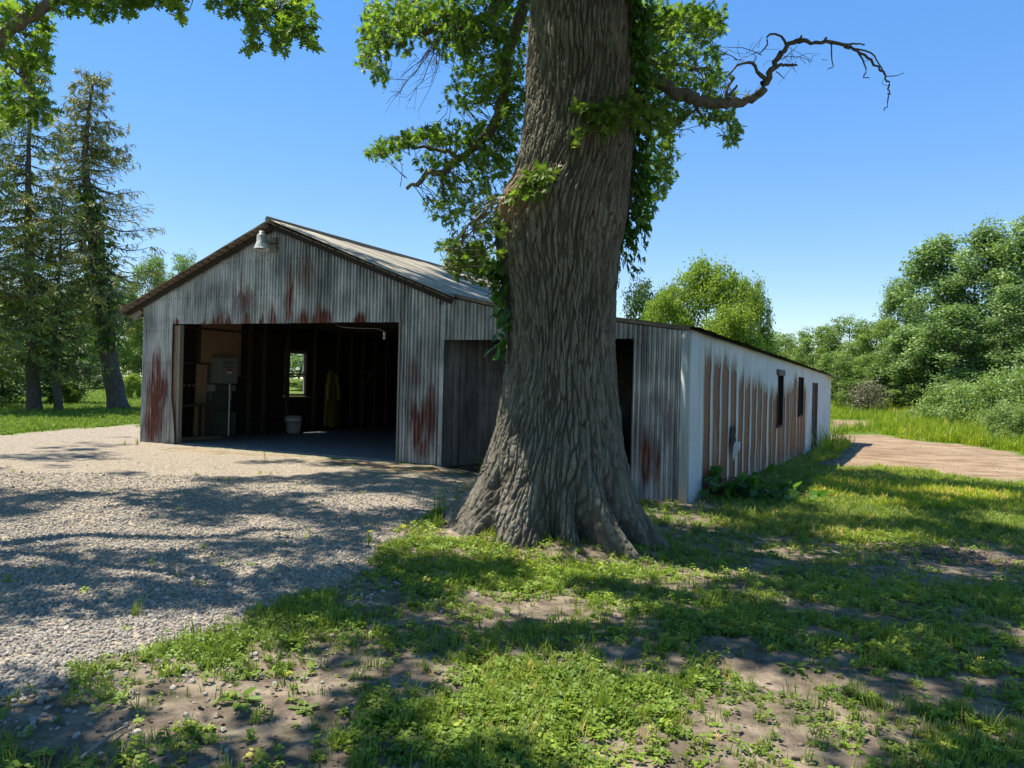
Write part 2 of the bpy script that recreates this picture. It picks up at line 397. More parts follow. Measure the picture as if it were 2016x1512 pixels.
def poly_sd(px, py, poly):
    P = np.asarray(poly, float); Q = np.roll(P, -1, 0)
    d = np.full(px.shape, 1e9); ins = np.zeros(px.shape, bool)
    for (ax, ay), (bx, by) in zip(P, Q):
        ex, ey = bx - ax, by - ay
        t = np.clip(((px - ax) * ex + (py - ay) * ey) / (ex * ex + ey * ey + 1e-12), 0, 1)
        d = np.minimum(d, np.hypot(px - ax - t * ex, py - ay - t * ey))
        c = ((ay > py) != (by > py)) & (px < (bx - ax) * (py - ay) / (by - ay + 1e-12) + ax)
        ins ^= c
    return np.where(ins, d, -d)

def pp(*pts): return [tuple(gpt(*p)) for p in pts]
GRAVEL = pp((10, 856), (276, 834)) + [(-8.1, 17.4), (-7.9, 16.8), (-1.2, 13.2)] + pp((870, 925), (935, 940), (895, 1000), (800, 1040), (745, 1090), (700, 1140), (560, 1192), (440, 1228), (380, 1270), (250, 1305), (120, 1345), (0, 1375)) + [(-4.2, 2.0), (-30, 3), (-30, 18)]
DIRTR = pp((1638, 856), (1720, 853), (1800, 866), (1900, 876), (2030, 898), (2100, 945), (2030, 955), (1900, 938), (1760, 922), (1640, 918), (1560, 916))
DIRTR2 = pp((1630, 826), (1700, 828), (1730, 838), (1640, 846))
DIRTB = pp((276, 872), (782, 912), (862, 920), (935, 940), (760, 935), (560, 900), (400, 893), (300, 885))
DARK = pp((1632, 872), (1690, 876), (1660, 900), (1560, 930), (1400, 960), (1380, 980), (1360, 985))
SOILS = [pp((0, 1375), (150, 1335), (330, 1345), (420, 1400), (520, 1420), (640, 1512), (500, 1600), (-200, 1600), (-200, 1400))]
SOIL_DOOR = [(-1.4, 13.5), (2.4, 13.0), (2.7, 10.9), (1.2, 10.3), (-.6, 10.8), (-1.3, 12.6)]
FOOT = [tuple(BR), tuple(BL), tuple(BL + V * BD), tuple(BR + V * BD)]
FOOT2 = [tuple(BR), tuple(BR + V * 21.5), tuple(C2), tuple(C1)]

def zones(x, y):
    w = .25 * n2(x, y, 1.3, 21) + .08 * n2(x, y, 5.0, 22)
    sc_ = np.clip(y / 8, .5, 3)
    g = sm((poly_sd(x, y, GRAVEL) - .06 + w * 1.5 + .16 * n2(x, y, 3.2, 23) * np.clip(9 - y, 0, 5) / 3) / (.5 * sc_) + .5)
    d = np.maximum(sm((poly_sd(x, y, DIRTR) - .25 + w * 5.5) / 1.6 + .5), .8 * sm((poly_sd(x, y, DIRTR2) + w * 2) / 2 + .5))
    db = sm((poly_sd(x, y, DIRTB) + w * 1.5) / 1.0 + .5); d = np.maximum(d, .8 * db); g = g * (1 - .62 * db)
    dk = sm((poly_sd(x, y, DARK) + w) / .5 + .5)
    near = sm((13.0 + x * .35 - y) / 3.0) * sm((x + 4.2) / .6 + y * .15)
    so = np.maximum(np.clip(near * (.93 + .35 * n2(x, y, .9, 31)), 0, 1), dk)
    so = np.maximum(so, sm(poly_sd(x, y, SOILS[0]) / .4 + .5)); so = np.maximum(so, sm(poly_sd(x, y, SOIL_DOOR) / .4 + .5))
    fo = sm(np.maximum(poly_sd(x, y, FOOT), poly_sd(x, y, FOOT2)) / .2 + .5); so = np.maximum(so, fo); g = g * (1 - fo)
    return g * (1 - dk), so, d * (1 - dk) * (1 - fo)

def axis_lines(a, b, step, lo, hi, grow):
    L = list(np.arange(a, b, step)); s = step; p = L[-1]
    while p < hi: s *= grow; p += s; L.append(p)
    s = step; p = L[0]
    while p > lo: s *= grow; p -= s; L.insert(0, p)
    return np.array(L)

xs = axis_lines(-7, 8, .055, -900, 900, 1.045); ys = axis_lines(2.2, 13, .055, -60, 1200, 1.028)
X, Y = np.meshgrid(xs, ys, indexing='ij')
Zg = ground(X, Y)
gz, sz, dz = zones(X, Y)
nearw = sm((16 - Y) / 6)
Zg = Zg + nearw * (1 - gz) * (.035 * n2(X, Y, 2.2, 41) + .02 * np.abs(n2(X, Y, 7, 42)) * sz) + nearw * gz * .012 * n2(X, Y, 6, 43)
rt_ = np.hypot(X - .5, (Y - 7.75) * 1.15); Zg = Zg + .09 * np.exp(-((rt_ - .75) / .38) ** 2) * (1 + .8 * n2(X, Y, 4, 45))
inside = sm((np.maximum(poly_sd(X, Y, FOOT), poly_sd(X, Y, FOOT2)) + .12) / .3)
Zg = Zg - inside * (.10 + np.clip(Zg + .0, 0, 1))
gb = MB(); gb.add(np.stack([X, Y, Zg], -1).reshape(-1, 3), grid_faces(len(xs), len(ys))[:, ::1], gravel=gz.ravel(), soil=sz.ravel(), dirt=dz.ravel())
tag(gb.build('ground', MT['ground'], smooth=True), kind='structure')
def gsurf(x, y):
    """height of the ground sheet (bilinear on its grid)"""
    x = np.asarray(x, float); y = np.asarray(y, float)
    i = np.clip(np.searchsorted(xs, x) - 1, 0, len(xs) - 2); j = np.clip(np.searchsorted(ys, y) - 1, 0, len(ys) - 2)
    fx = (x - xs[i]) / (xs[i + 1] - xs[i]); fy = (y - ys[j]) / (ys[j + 1] - ys[j])
    return (Zg[i, j] * (1 - fx) + Zg[i + 1, j] * fx) * (1 - fy) + (Zg[i, j + 1] * (1 - fx) + Zg[i + 1, j + 1] * fx) * fy
# ---------------------------------------------------------------- corrugated sheet panels
def v3(p, z): return np.array([p[0], p[1], z])
def sheet(mb, O, D, N, t0, t1, bot, top, off=0.0, lam=.076, amp=.021, nv=40, rust=None, vcrimp=False, dent=.006, seed=0, step=None, grime=None, ragged=0.0):
    n = max(2, int(abs(t1 - t0) / (step or lam / 8)) + 1)
    t = np.linspace(t0, t1, n)
    b = np.array([bot(q) for q in t]) if callable(bot) else np.full(n, float(bot))
    tp = np.array([top(q) for q in t]) if callable(top) else np.full(n, float(top))
    if ragged: b = b + ragged * n2(t * 3.1, t * 0 + seed, 1.0, 77)
    k = np.linspace(0, 1, nv)
    T = np.repeat(t[:, None], nv, 1); Z = b[:, None] + (tp - b)[:, None] * k[None]
    if vcrimp:
        ph = np.abs(((T / lam) % 1.0) - .5) * 2            # sharp ribs
        wv = amp * np.clip((ph - .86) / .14, 0, 1)
    else: wv = amp * np.sin(2 * math.pi * T / lam)
    wv = wv + dent * n2(T, Z, 1.3, 90 + seed)
    P = (np.asarray(O)[None, None] + D[None, None] * T[..., None] + N[None, None] * (off + wv)[..., None])
    v = np.concatenate([P, Z[..., None]], -1).reshape(-1, 3)
    ru = rust(T, Z) if rust else np.zeros_like(T)
    gr = grime(T, Z) if grime else np.zeros_like(T)
    mb.add(v, grid_faces(n, nv), rust=np.clip(ru, 0, 1.3).ravel(), u=T.ravel(), h=Z.ravel(), grime=np.clip(gr, 0, 1).ravel())

def blobs(lst):
    def f(T, Z):
        r = np.zeros_like(T)
        w = n2(T * 12.5, Z * .25, 1.0, 57); fine = n2(T * 60, Z * 3.5, 1.0, 58); pat = n2(T * 5, Z * 1.6, 1.0, 59)
        for (t, z, rt, rz, s) in lst:
            tt = T + .04 * n2(T * 6, Z * 1.5, 1.0, 55)
            zr = rz * np.clip(.85 + 1.6 * w, .25, 1.7)
            zz_ = np.where(Z > z, (Z - z) / zr, (Z - z) / (rz * 1.1))
            r = np.maximum(r, 1.25 * s * np.exp(-(((tt - t) / rt) ** 2 + zz_ ** 2)) * (.85 + .9 * fine + .5 * pat + .25 * np.sin(2 * math.pi * T / .076)))
        return r
    return f

def wplane(px, py, O, D):
    a, b = ray(px, py)
    t = (a * O[1] - O[0]) / (D[0] - a * D[1]); return t, CAMZ + b * (O[1] + D[1] * t)

FN = -V                                               # outward normal of the gable
RIDGE_T, RIDGE_Z, EAVE_Z = BW / 2, 4.40, 2.95
def roof_z(t):
    if t < 0: return EAVE_Z + .22 * t if t > -1.0 else EAVE_Z - .22 + .134 * (t + 1.0)
    return EAVE_Z + (RIDGE_Z - EAVE_Z) * (1 - abs(t - RIDGE_T) / RIDGE_T)
OPL, OPR, OPT = 6.47, .83, 2.50
barn = thing('barn', (*BR, 0), 'grey gabled barn of corrugated metal with a wide open doorway and rust patches', 'barn')
rot_uv = np.stack([v3(U, 0), v3(V, 0), np.array([0, 0, 1.0])], 1)
def bpt(t, s, z): return v3(BR + U * t + V * s, z)
def bbox(mb, t, s, z, dt, ds, dz, rot=None): mb.box(bpt(t, s, z), (dt, ds, dz), rot_uv if rot is None else rot_uv @ rot)
def rotm(ax, a): return np.array(Matrix.Rotation(a, 3, ax))

# gable: header, left pier, right pier as separate sheets
hd = MB()
rust_h = blobs([(5.35, 2.52, .22, .22, 1.0), (5.05, 2.5, .12, .18, .9), (5.75, 2.5, .1, .12, .6), (4.55, 2.52, .12, .2, .8), (4.15, 2.5, .10, .16, .9), (3.85, 2.55, .12, .35, .9), (3.45, 2.9, .16, .5, .75), (3.05, 2.5, .16, .30, 1.0), (2.6, 2.55, .28, .30, 1.05), (1.75, 2.5, .16, .22, .95), (3.0, 3.5, .3, .5, .5), (6.55, 2.55, .10, .12, .9), (4.6, 3.0, .5, .4, .45)])
sheet(hd, BR, U, FN, .60, 6.66, lambda t: OPT + .02 * (t - 3.6) / 3, lambda t: roof_z(t) - .02, .03, rust=rust_h, nv=46, dent=.012, seed=1, ragged=.012)
hd.build('gable_wall', MT['galv'], barn, True)
lp = MB()
sheet(lp, BR, U, FN, 6.655, BW, 0.0, lambda t: roof_z(t) - .02, .036 + .012, rust=blobs([(7.1, .95, .26, .85, 1.15), (7.2, .4, .3, .45, 1.0), (6.9, 1.2, .2, .5, .9), (7.05, 1.75, .2, .4, .5)]), nv=60, dent=.02, seed=2, ragged=.02)
# bent away foot of the inner edge
tt = np.linspace(6.44, 6.655, 8); nv = 40
zz = np.linspace(.0, 2.5, nv); TT = np.repeat(tt[:, None], nv, 1); ZZ = np.repeat(zz[None], 8, 0)
cut = 6.655 - .21 * sm((1.3 - ZZ) / 1.0) * (TT < 9)
lp_o = lp.build('wall_pier', MT['galv'], barn, True)
bf = MB(); wdt = .03 + .20 * sm((1.25 - zz) / 1.25)
Ptop = [np.array([bpt(6.66, -.055, z), bpt(6.66 - w, -.055 - .05 * (w / .2), z)]) for z, w in zip(zz, wdt)]
bf.add(np.array(Ptop).transpose(1, 0, 2).reshape(-1, 3), grid_faces(2, nv), rust=0.0, u=0.0, h=0.0)
bf.build('bent_flashing', MT['galv'], barn)
jb = MB(); bbox(jb, 6.565, .02, 1.25, .19, .05, 2.49); jb.build('door_jamb', MT['rustjamb'], barn)
jt = MB(); bbox(jt, 6.44, .0, 1.25, .05, .10, 2.49); jt.build('door_post', MT['greywood'], barn)
rp = MB()
sheet(rp, BR, U, FN, -.0, .66, 0.0, lambda t: roof_z(t) - .03 if t < .6 else 2.75, .05, rust=blobs([(.42, .75, .2, .5, 1.0), (.15, .9, .10, .6, .8), (.5, 1.6, .16, .5, .55), (.3, .3, .2, .3, .7), (.1, 1.3, .06, .5, .6)]), nv=60, dent=.014, seed=3, ragged=.015)
sheet(rp, BR, U, FN, .62, .86, 0.0, 2.62, .012, rust=blobs([(.75, 1.2, .08, .6, .4)]), nv=40, dent=.01, seed=4)
rp.build('wall_pier', MT['galv'], barn, True)
cp_ = MB(); cp_.box(bpt(-.045, .03, 1.36), (.09, .14, 2.80), rot_uv, rust=.1, u=.3, h=.3); cp_.build('corner_post', MT['galv'], barn)
je = MB(); bbox(je, .845, .02, 1.25, .035, .12, 2.49); je.build('door_post', MT['greywood'], barn)
# side walls
lw = MB()
W0, W1, WZ0, WZ1 = 4.20, 5.09, .97, 2.20
for a, b, z0, z1 in ((0, W0, 0, EAVE_Z), (W1, BD, 0, EAVE_Z), (W0, W1, 0, WZ0), (W0, W1, WZ1, EAVE_Z)):
    sheet(lw, BL, V, U, a, b, z0, z1 - .04, .03, nv=12, seed=5, rust=blobs([(1, .5, 1, .5, .7)]))
lw.build('side_wall', MT['galv'], barn, True)
rw = MB(); sheet(rw, BR, V, -U, 0, BD, lambda q: -.03 - .05 * q, EAVE_Z - .12, .03, nv=24, seed=6, rust=blobs([(2.5, .4, .6, .5, .5)])); rw.build('side_wall', MT['galvshade'], barn, True)
bw = MB(); sheet(bw, BR + V * BD, U, V, 0, BW, 0, lambda t: roof_z(t) - .03, .03, nv=12, seed=7); bw.build('back_wall', MT['galv'], barn, True)
# timber lining and studs
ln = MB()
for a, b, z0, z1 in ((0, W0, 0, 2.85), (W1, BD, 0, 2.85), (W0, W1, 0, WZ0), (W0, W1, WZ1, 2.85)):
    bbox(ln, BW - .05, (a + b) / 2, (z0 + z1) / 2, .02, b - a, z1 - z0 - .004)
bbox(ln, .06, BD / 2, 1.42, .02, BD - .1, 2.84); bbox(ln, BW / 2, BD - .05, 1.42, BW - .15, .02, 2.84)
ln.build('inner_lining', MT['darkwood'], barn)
for s_ in (.05, .62, 1.35, 2.95, 3.45, 4.28, 5.35, 6.35, 6.95, 7.5, 8.1, 8.7, 9.4, 10.2, 11.2):
    st = MB(); bbox(st, BW - .11, s_, 1.42, .10, .07, 2.83); st.build('stud', MT['studwood'], barn)
for z_, s0, s1 in ((1.73, .1, 1.9), (1.45, 1.3, 2.9), (.45, 2.95, 4.2), (2.55, .1, 4.2)):
    gi = MB(); bbox(gi, BW - .11, (s0 + s1) / 2, z_, .085, s1 - s0, .05); gi.build('wall_girt', MT['studwood'], barn)
dbv = MB()
p0, p1 = bpt(BW - .1, 7.45, 1.05), bpt(BW - .1, 7.9, 1.66)
dbv.tube([p0, p1], .035, 4); dbv.tube([bpt(BW - .1, 7.35, 1.68), bpt(BW - .1, 8.0, 1.68)], .03, 4)
dbv.build('knee_brace', MT['oldwood'], barn)
fl = MB(); bbox(fl, BW / 2, BD / 2 - .02, -.06, BW - .1, BD - .05, .16); fl.build('floor_slab', MT['slab'], barn)
tb = MB()
for s_ in np.arange(.6, BD, 1.2): bbox(tb, BW / 2, s_, 2.82, BW - .14, .05, .14)
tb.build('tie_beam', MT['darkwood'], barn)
# window in the far side wall
wf = MB()
def wbox(mb, s, z, ds, dz_, t=BW - .02, dt=.10): bbox(mb, t, s, z, dt, ds, dz_)
sm_, zm_ = (W0 + W1) / 2, (WZ0 + WZ1) / 2
wbox(wf, W0 + .03, zm_, .06, WZ1 - WZ0 - .01); wbox(wf, W1 - .03, zm_, .06, WZ1 - WZ0 - .01)
wbox(wf, sm_, WZ1 - .035, W1 - W0 - .124, .06); wbox(wf, sm_, WZ0 + .03, W1 - W0 - .124, .05); wbox(wf, sm_, zm_ - .02, W1 - W0 - .124, .045)
win = wf.build('window', MT['oldwood'], barn)
sh = MB()
for zc, hgt, t_ in ((zm_ + .30, .54, BW + .00), (zm_ - .32, .52, BW - .03)):
    for ds in (-1, 1): wbox(sh, sm_ + ds * .365, zc, .035, hgt, t_, .03)
    for dzv in (-1, 1): wbox(sh, sm_, zc + dzv * (hgt / 2 - .018), .692, .035, t_, .03)
sh.build('sash', MT['whitetrim'], win)
gp = MB(); wbox(gp, sm_, zm_ + .30, .69, .50, BW, .004); gp.build('pane', MT['glass'], win)
sl_ = MB(); wbox(sl_, sm_, WZ0 - .03, W1 - W0 + .12, .05, BW - .09, .16); sl_.build('sill', MT['oldwood'], win)
# roof
OVF, OVL = .28, .46
def slope(mb, t0, t1, z0, z1, s0, s1, seed):
    n = int((s1 - s0) / .012); s = np.linspace(s0, s1, n); k = np.linspace(0, 1, 26)
    S = np.repeat(s[:, None], 26, 1); K = np.repeat(k[None], n, 0); T = t0 + (t1 - t0) * K
    Z = z0 + (z1 - z0) * K + .009 * np.sin(2 * math.pi * S / .072) + .03 * n2(S, T, .6, seed) + .02 * n2(S, T, 2, seed + 1)
    P = BR[None, None] + U * T[..., None] + V * S[..., None]
    mb.add(np.concatenate([P, Z[..., None]], -1).reshape(-1, 3), grid_faces(n, 26), u=S.ravel(), h=(T * .4).ravel(), rust=np.clip(n2(S, T, .8, seed + 2) * 1.6 - .2, 0, 1).ravel())
sl = (RIDGE_Z - EAVE_Z) / RIDGE_T
rf = MB()
slope(rf, RIDGE_T - .02, -.35, RIDGE_Z + .06, EAVE_Z + .06 - sl * .35, -OVF, BD + .3, 101)
slope(rf, RIDGE_T + .02, BW + OVL, RIDGE_Z + .06, EAVE_Z + .06 - sl * OVL, -OVF, BD + .3, 105)
roof = rf.build('roof', MT['roof'], barn, True)
cap = MB(); cap.tube([bpt(RIDGE_T, -OVF - .02, RIDGE_Z + .075), bpt(RIDGE_T, BD + .3, RIDGE_Z + .075)], .06, 8); cap.build('ridge_cap', MT['greywood'], roof)
un = MB()          # sheathing boards under the sheets, ends showing along the rake
for side, ta, tb_ in ((1, RIDGE_T + .06, BW + OVL - .03), (-1, RIDGE_T - .06, -.30)):
    L = abs(tb_ - ta); nb = int(L / .17)
    for i in range(nb):
        t_ = ta + (tb_ - ta) * (i + .5) / nb; z_ = RIDGE_Z - sl * abs(t_ - RIDGE_T)
        a = math.atan(sl) * side
        bbox(un, t_, (BD - .0) / 2 - OVF / 2 + rng.uniform(-.02, .03), z_ + .018, .150, BD + OVF - .04, .022, rotm('Y', a))
un.build('roof_sheathing', MT['oldwood'], roof)
rk = MB()
for side, tb_ in ((1, BW + OVL - .06), (-1, -.28)):
    L = abs(tb_ - RIDGE_T) / math.cos(math.atan(sl)); tc = (RIDGE_T + tb_) / 2
    bbox(rk, tc, -.13, RIDGE_Z - sl * abs(tc - RIDGE_T) - .045, L, .04, .09, rotm('Y', math.atan(sl) * side))
rk.build('rake_rafter', MT['darkwood'], roof)
rt = MB(); bbox(rt, BW + .17, -.06, EAVE_Z - .18, .30, .05, .17, rotm('Y', math.atan(sl) + .25)); rt.build('rafter_tail', MT['greywood'], roof)
et = MB(); bbox(et, BW + OVL - .05, BD / 2 - .1, EAVE_Z - sl * OVL + .0, .025, BD + .3, .09); et.build('eave_board', MT['oldwood'], roof)

# ---------------------------------------------------------------- long low shed
ROOF_S1 = [2.29, 2.06]
shed = thing('long_shed', (*C1, -.27), 'long low white-painted metal shed with rust-striped side wall and dark window gaps', 'shed')
FS = (C1 - BR); FL = float(np.linalg.norm(FS)); FD = FS / FL; FNN = np.array([FD[1], -FD[0]]); FNN = FNN if FNN[1] < 0 else -FNN
def ftop(q): return roof_z(-q * 4.27 / FL) - .03
def gbot(q): return float(ground(*[np.array([c]) for c in (BR + FD * q)])[0]) - .03
fw_ = MB()
sheet(fw_, BR, FD, FNN, .0, 3.50, 2.155, ftop, .025, rust=blobs([(1.0, 2.2, .1, .2, .3)]), nv=16, seed=11)
fw_.build('door_header', MT['galv'], shed, True)
fp = MB()
sheet(fp, BR, FD, FNN, 3.50, FL - .0, gbot, ftop, .03, lam=.076, amp=.021, rust=blobs([(3.72, .32, .11, .45, 1.0), (3.9, .2, .06, .3, .7), (4.05, 1.1, .10, .5, .55), (3.8, 1.2, .12, .4, .4), (3.65, -.1, .1, .2, .4)]), nv=70, dent=.012, seed=12)
fp.build('front_wall', MT['galv'], shed, True)
dp = MB(); dp.box(v3(BR + FD * 3.50 - FNN * .03, .92), (.05, .09, 2.46), np.stack([v3(FD, 0), v3(FNN, 0), [0, 0, 1]], 1)); dp.build('door_post', MT['oldwood'], shed)
# side wall
PITCH = .662; OFF0 = .70
tops = [1.92, 1.9, 1.88, 1.86, 1.66, 1.62, 1.60, 1.55, 1.50, 1.52, 1.5, 1.45, 1.6, 1.5, 1.6, 1.85, 1.7, 1.5, 1.6, 1.5, 1.4]
def side_rust(T, Z, grime=False):
    k = np.floor((T - OFF0) / PITCH).astype(int); f = (T - OFF0) / PITCH - k
    k = np.clip(k, -1, 20)
    tp = np.array(tops + [1.4])[np.clip(k, 0, 20)] - .10 * np.clip(T - 1, 0, 30) * .045
    rag = .28 * n2(T * 38, Z * .8, 1.0, 61) + .10 * n2(T * 9, Z * 6, 1.0, 62) + .2 * n2(T * 2.5, Z * 0, 1.0, 64)
    hk = hsh(k + 50, k * 0, k * 0, 5); wl = np.where(T < 8.4, .20 + .30 * hk, .14 + .2 * hk) + .05 * n2(T * 0 + k * 3.3, Z * 1.1, 1.0, 63)
    band = sm((f - wl) / .06) * sm((1.02 - f) / .04)
    ex = (.12 if grime else 0)
    up = sm((tp + rag + ex * 1.6 - Z) / (.16 if grime else .10))
    fade = np.where(T > 13.3, .0, 1.0) * np.where(T < OFF0 + .02, 0, 1)
    lowfade = 1 - .35 * sm((.05 - Z) / .5)
    if grime:
        band = sm((f - wl + .10) / .10) * sm((1.10 - f) / .05)
        return np.clip(band * up * fade * .9 + .35 * sm((-.12 - Z) / .2) + .25 * sm((T - 13) / 2) * np.clip(n2(T * 5, Z, 1., 66), 0, 1), 0, 1)
    r = band * up * fade * lowfade * (.72 + .28 * hsh(k + 9, k * 0, k * 0, 6)) * np.clip(.93 + .5 * n2(T * 2.2, Z * 1.3, 1.0, 67), .5, 1.05)
    r = np.maximum(r, .55 * np.exp(-((T - 13.6) / .12) ** 2) * sm((1.9 - Z) / .5))
    return r
sw_ = MB()
def stop_(q): return ROOF_S1[0] + (ROOF_S1[1] - ROOF_S1[0]) * q / SL
def sbot(q): return float(ground(*[np.array([c]) for c in (C1 + SD * q)])[0]) - .03
segs = [(0.42, 7.95, None, None), (7.95, 8.75, .54, 1.80), (8.75, 11.75, None, None), (11.75, 12.5, .72, 1.84), (12.5, 15.0, None, None), (15.0, 15.85, None, 1.72), (15.85, SL, None, None)]
for i, (a, b, zlo, zhi) in enumerate(segs):
    kw = dict(lam=PITCH, amp=.022, vcrimp=True, nv=80, seed=20, step=.022, rust=side_rust, grime=lambda T, Z: side_rust(T, Z, True), dent=.02)
    if zhi is None: sheet(sw_, C1, SD, SN, a, b, sbot, stop_, .03, **kw)
    else:
        kw['nv'] = 30
        if zlo is not None: sheet(sw_, C1, SD, SN, a, b, sbot, zlo, .03, **kw)
        sheet(sw_, C1, SD, SN, a, b, zhi, stop_, .03, **kw)
sw_.build('side_wall', MT['paint'], shed, True)
ct = MB()
sheet(ct, C1, SD, SN, .0, .45, sbot, stop_, .055, lam=9, amp=0, nv=20, seed=23, dent=.006, grime=lambda T, Z: .5 * sm((-.05 - Z) / .3))
ct.box(v3(C1 + FD * -.004 + FNN * .01, (2.27 + sbot(0)) / 2), (.13, .085, 2.27 - sbot(0)), np.stack([v3(FD, 0), v3(FNN, 0), [0, 0, 1]], 1), rust=0., grime=.1, u=0., h=0.)
ct.build('corner_trim', MT['paint'], shed, True)
RS = np.stack([v3(SD, 0), v3(SN, 0), np.array([0, 0, 1.0])], 1)
def sbox(mb, s, o, z, ds, do, dz_): mb.box(v3(C1 + SD * s + SN * o, z), (ds, do, dz_), RS)
for (a, b, z0, z1, lint) in ((7.95, 8.75, .54, 1.80, True), (11.75, 12.5, .72, 1.84, False)):
    w = MB()
    sbox(w, a + .03, .0, (z0 + z1) / 2, .06, .14, z1 - z0); sbox(w, b - .03, .0, (z0 + z1) / 2, .06, .14, z1 - z0); sbox(w, (a + b) / 2, .0, z0 + .03, b - a - .124, .14, .06)
    wo = w.build('window_opening', MT['darkwood'], shed)
    if lint:
        l = MB(); sbox(l, (a + b) / 2, .07, z1 + .07, b - a + .16, .05, .14); l.build('lintel', MT['oldwood'], wo)
dr = MB()
for k in range(4): sbox(dr, 15.06 + .2 * k, -.02, .70, .19, .03, 1.98)
do_ = dr.build('side_door', MT['rustjamb'], shed)
df = MB(); sbox(df, 14.97, .04, .68, .06, .10, 2.1); sbox(df, 15.88, .04, .68, .06, .10, 2.1); df.build('door_frame', MT['oldwood'], do_)
# torn flap of metal; black patch under it paints the dark of a hole
th = MB()
q = [(3.02, .74), (3.10, .80), (3.16, .70), (3.13, .58), (3.18, .50), (3.06, .40), (3.04, .22), (2.99, .42), (3.01, .6)]
pv = [v3(C1 + SD * (2.92 + (a - 3.05) * 2.4) + SN * .085, z) for a, z in q]
th.add(np.array(pv), [list(range(len(q)))]); th.build('hole_dark_patch', MT['black'], shed)
tf = MB()
fp_ = [(3.10, .50, .092), (3.22, .52, .15), (3.18, .40, .17), (3.07, .18, .10), (3.04, .28, .092)]
tf.add(np.array([v3(C1 + SD * (2.88 + (a - 3.05) * 2.2) + SN * o, z - .04) for a, z, o in fp_]), [[0, 1, 2], [0, 2, 4], [2, 3, 4]], rust=.35, grime=.6, u=0, h=0); tf.build('torn_flap', MT['paint'], shed)
# back and inside
bk = MB(); e1 = BR + V * 21.5; e2 = C2; dd = (e2 - e1); LL = float(np.linalg.norm(dd)); dd /= LL
sheet(bk, e1, dd, V, 0, LL, -.6, lambda q: 2.75 + (2.06 - 2.75) * q / LL, .0, nv=8, seed=31); bk.build('back_wall', MT['galv'], shed, True)
iw = MB(); sheet(iw, BR + V * BD, V, -U, 0, 21.5 - BD, -.5, 2.75, 0, nv=8, seed=32); iw.build('inner_wall', MT['galv'], shed, True)
# lining so that the inside is dark wood, 60 mm in from the outer sheets
li = MB()
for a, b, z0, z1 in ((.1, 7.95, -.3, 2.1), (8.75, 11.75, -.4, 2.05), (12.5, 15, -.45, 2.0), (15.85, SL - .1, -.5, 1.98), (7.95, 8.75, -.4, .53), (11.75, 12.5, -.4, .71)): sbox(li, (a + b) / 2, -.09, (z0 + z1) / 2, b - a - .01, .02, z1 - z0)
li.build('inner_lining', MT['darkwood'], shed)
sr = MB(); ns = 130
S = np.linspace(-.05, 21.6, ns); K = np.linspace(0, 1, 14)
A0 = BR[None] + V[None] * S[:, None]; A1 = C1[None] + SD[None] * (S * SL / 21.3)[:, None]
A1 = A1 + SN[None] * (.16 + .02 * np.sin(S * 9)[:, None]) 
for lay, (dz_, key) in enumerate(((.045, 'roof'), (.0, 'darkwood'))):
    P = A0[:, None] * (1 - K)[None, :, None] + A1[:, None] * K[None, :, None]
    zr = np.array([[roof_z(-k * 4.4) for k in K]]) + (-.23 * (S / 21.5))[:, None] * K[None] + dz_ + .012 * n2(np.repeat(S[:, None], 14, 1), np.repeat(K[None], ns, 0) * 4, .9, 131) + (.018 * n2(np.repeat(S[:, None], 14, 1), np.repeat(K[None], ns, 0), 2.0, 132)) * (K[None] > .9)
    m_ = MB(); m_.add(np.concatenate([P, zr[..., None]], -1).reshape(-1, 3), grid_faces(ns, 14), u=np.repeat(S[:, None], 14, 1).ravel(), h=np.repeat(K[None] * 4, ns, 0).ravel(), rust=.3)
    if lay == 0:
        so_ = m_.build('roof', MT['roof'], shed, True)
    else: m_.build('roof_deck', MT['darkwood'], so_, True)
fa = MB(); pa, pb = v3(BR + FD * .35 + FNN * .05, roof_z(-.35) + .02), v3(C1 + FD * .05 + FNN * .05, ROOF_S1[0] + .005)
pm = v3(BR + FD * 1.0 + FNN * .05, roof_z(-1) + .02)
for a, b in ((pa, pm), (pm, pb)):
    d_ = b - a; L = np.linalg.norm(d_); ex = d_ / L; ez = np.cross(ex, v3(FNN, 0)); ez = ez if ez[2] > 0 else -ez
    fa.box((a + b) / 2, (L + .003, .04, .06), np.stack([ex, v3(FNN, 0), ez], 1))
fa.build('fascia_board', MT['oldwood'], so_)
tp_ = MB(); tp_.add(np.array([v3(C2 - SD * .5 + SN * .1, 2.075), v3(C2 + SD * .3 + SN * .1, 2.10), v3(C2 + SD * .35 + SN * .42, 1.99), v3(C2 - SD * 1.6 + SN * .38, 2.03), v3(C2 - SD * 2.2 + SN * .1, 2.10)]), [[0, 1, 2], [0, 2, 3], [0, 3, 4]]); tp_.build('lifted_sheet', MT['whitetrim'], so_)

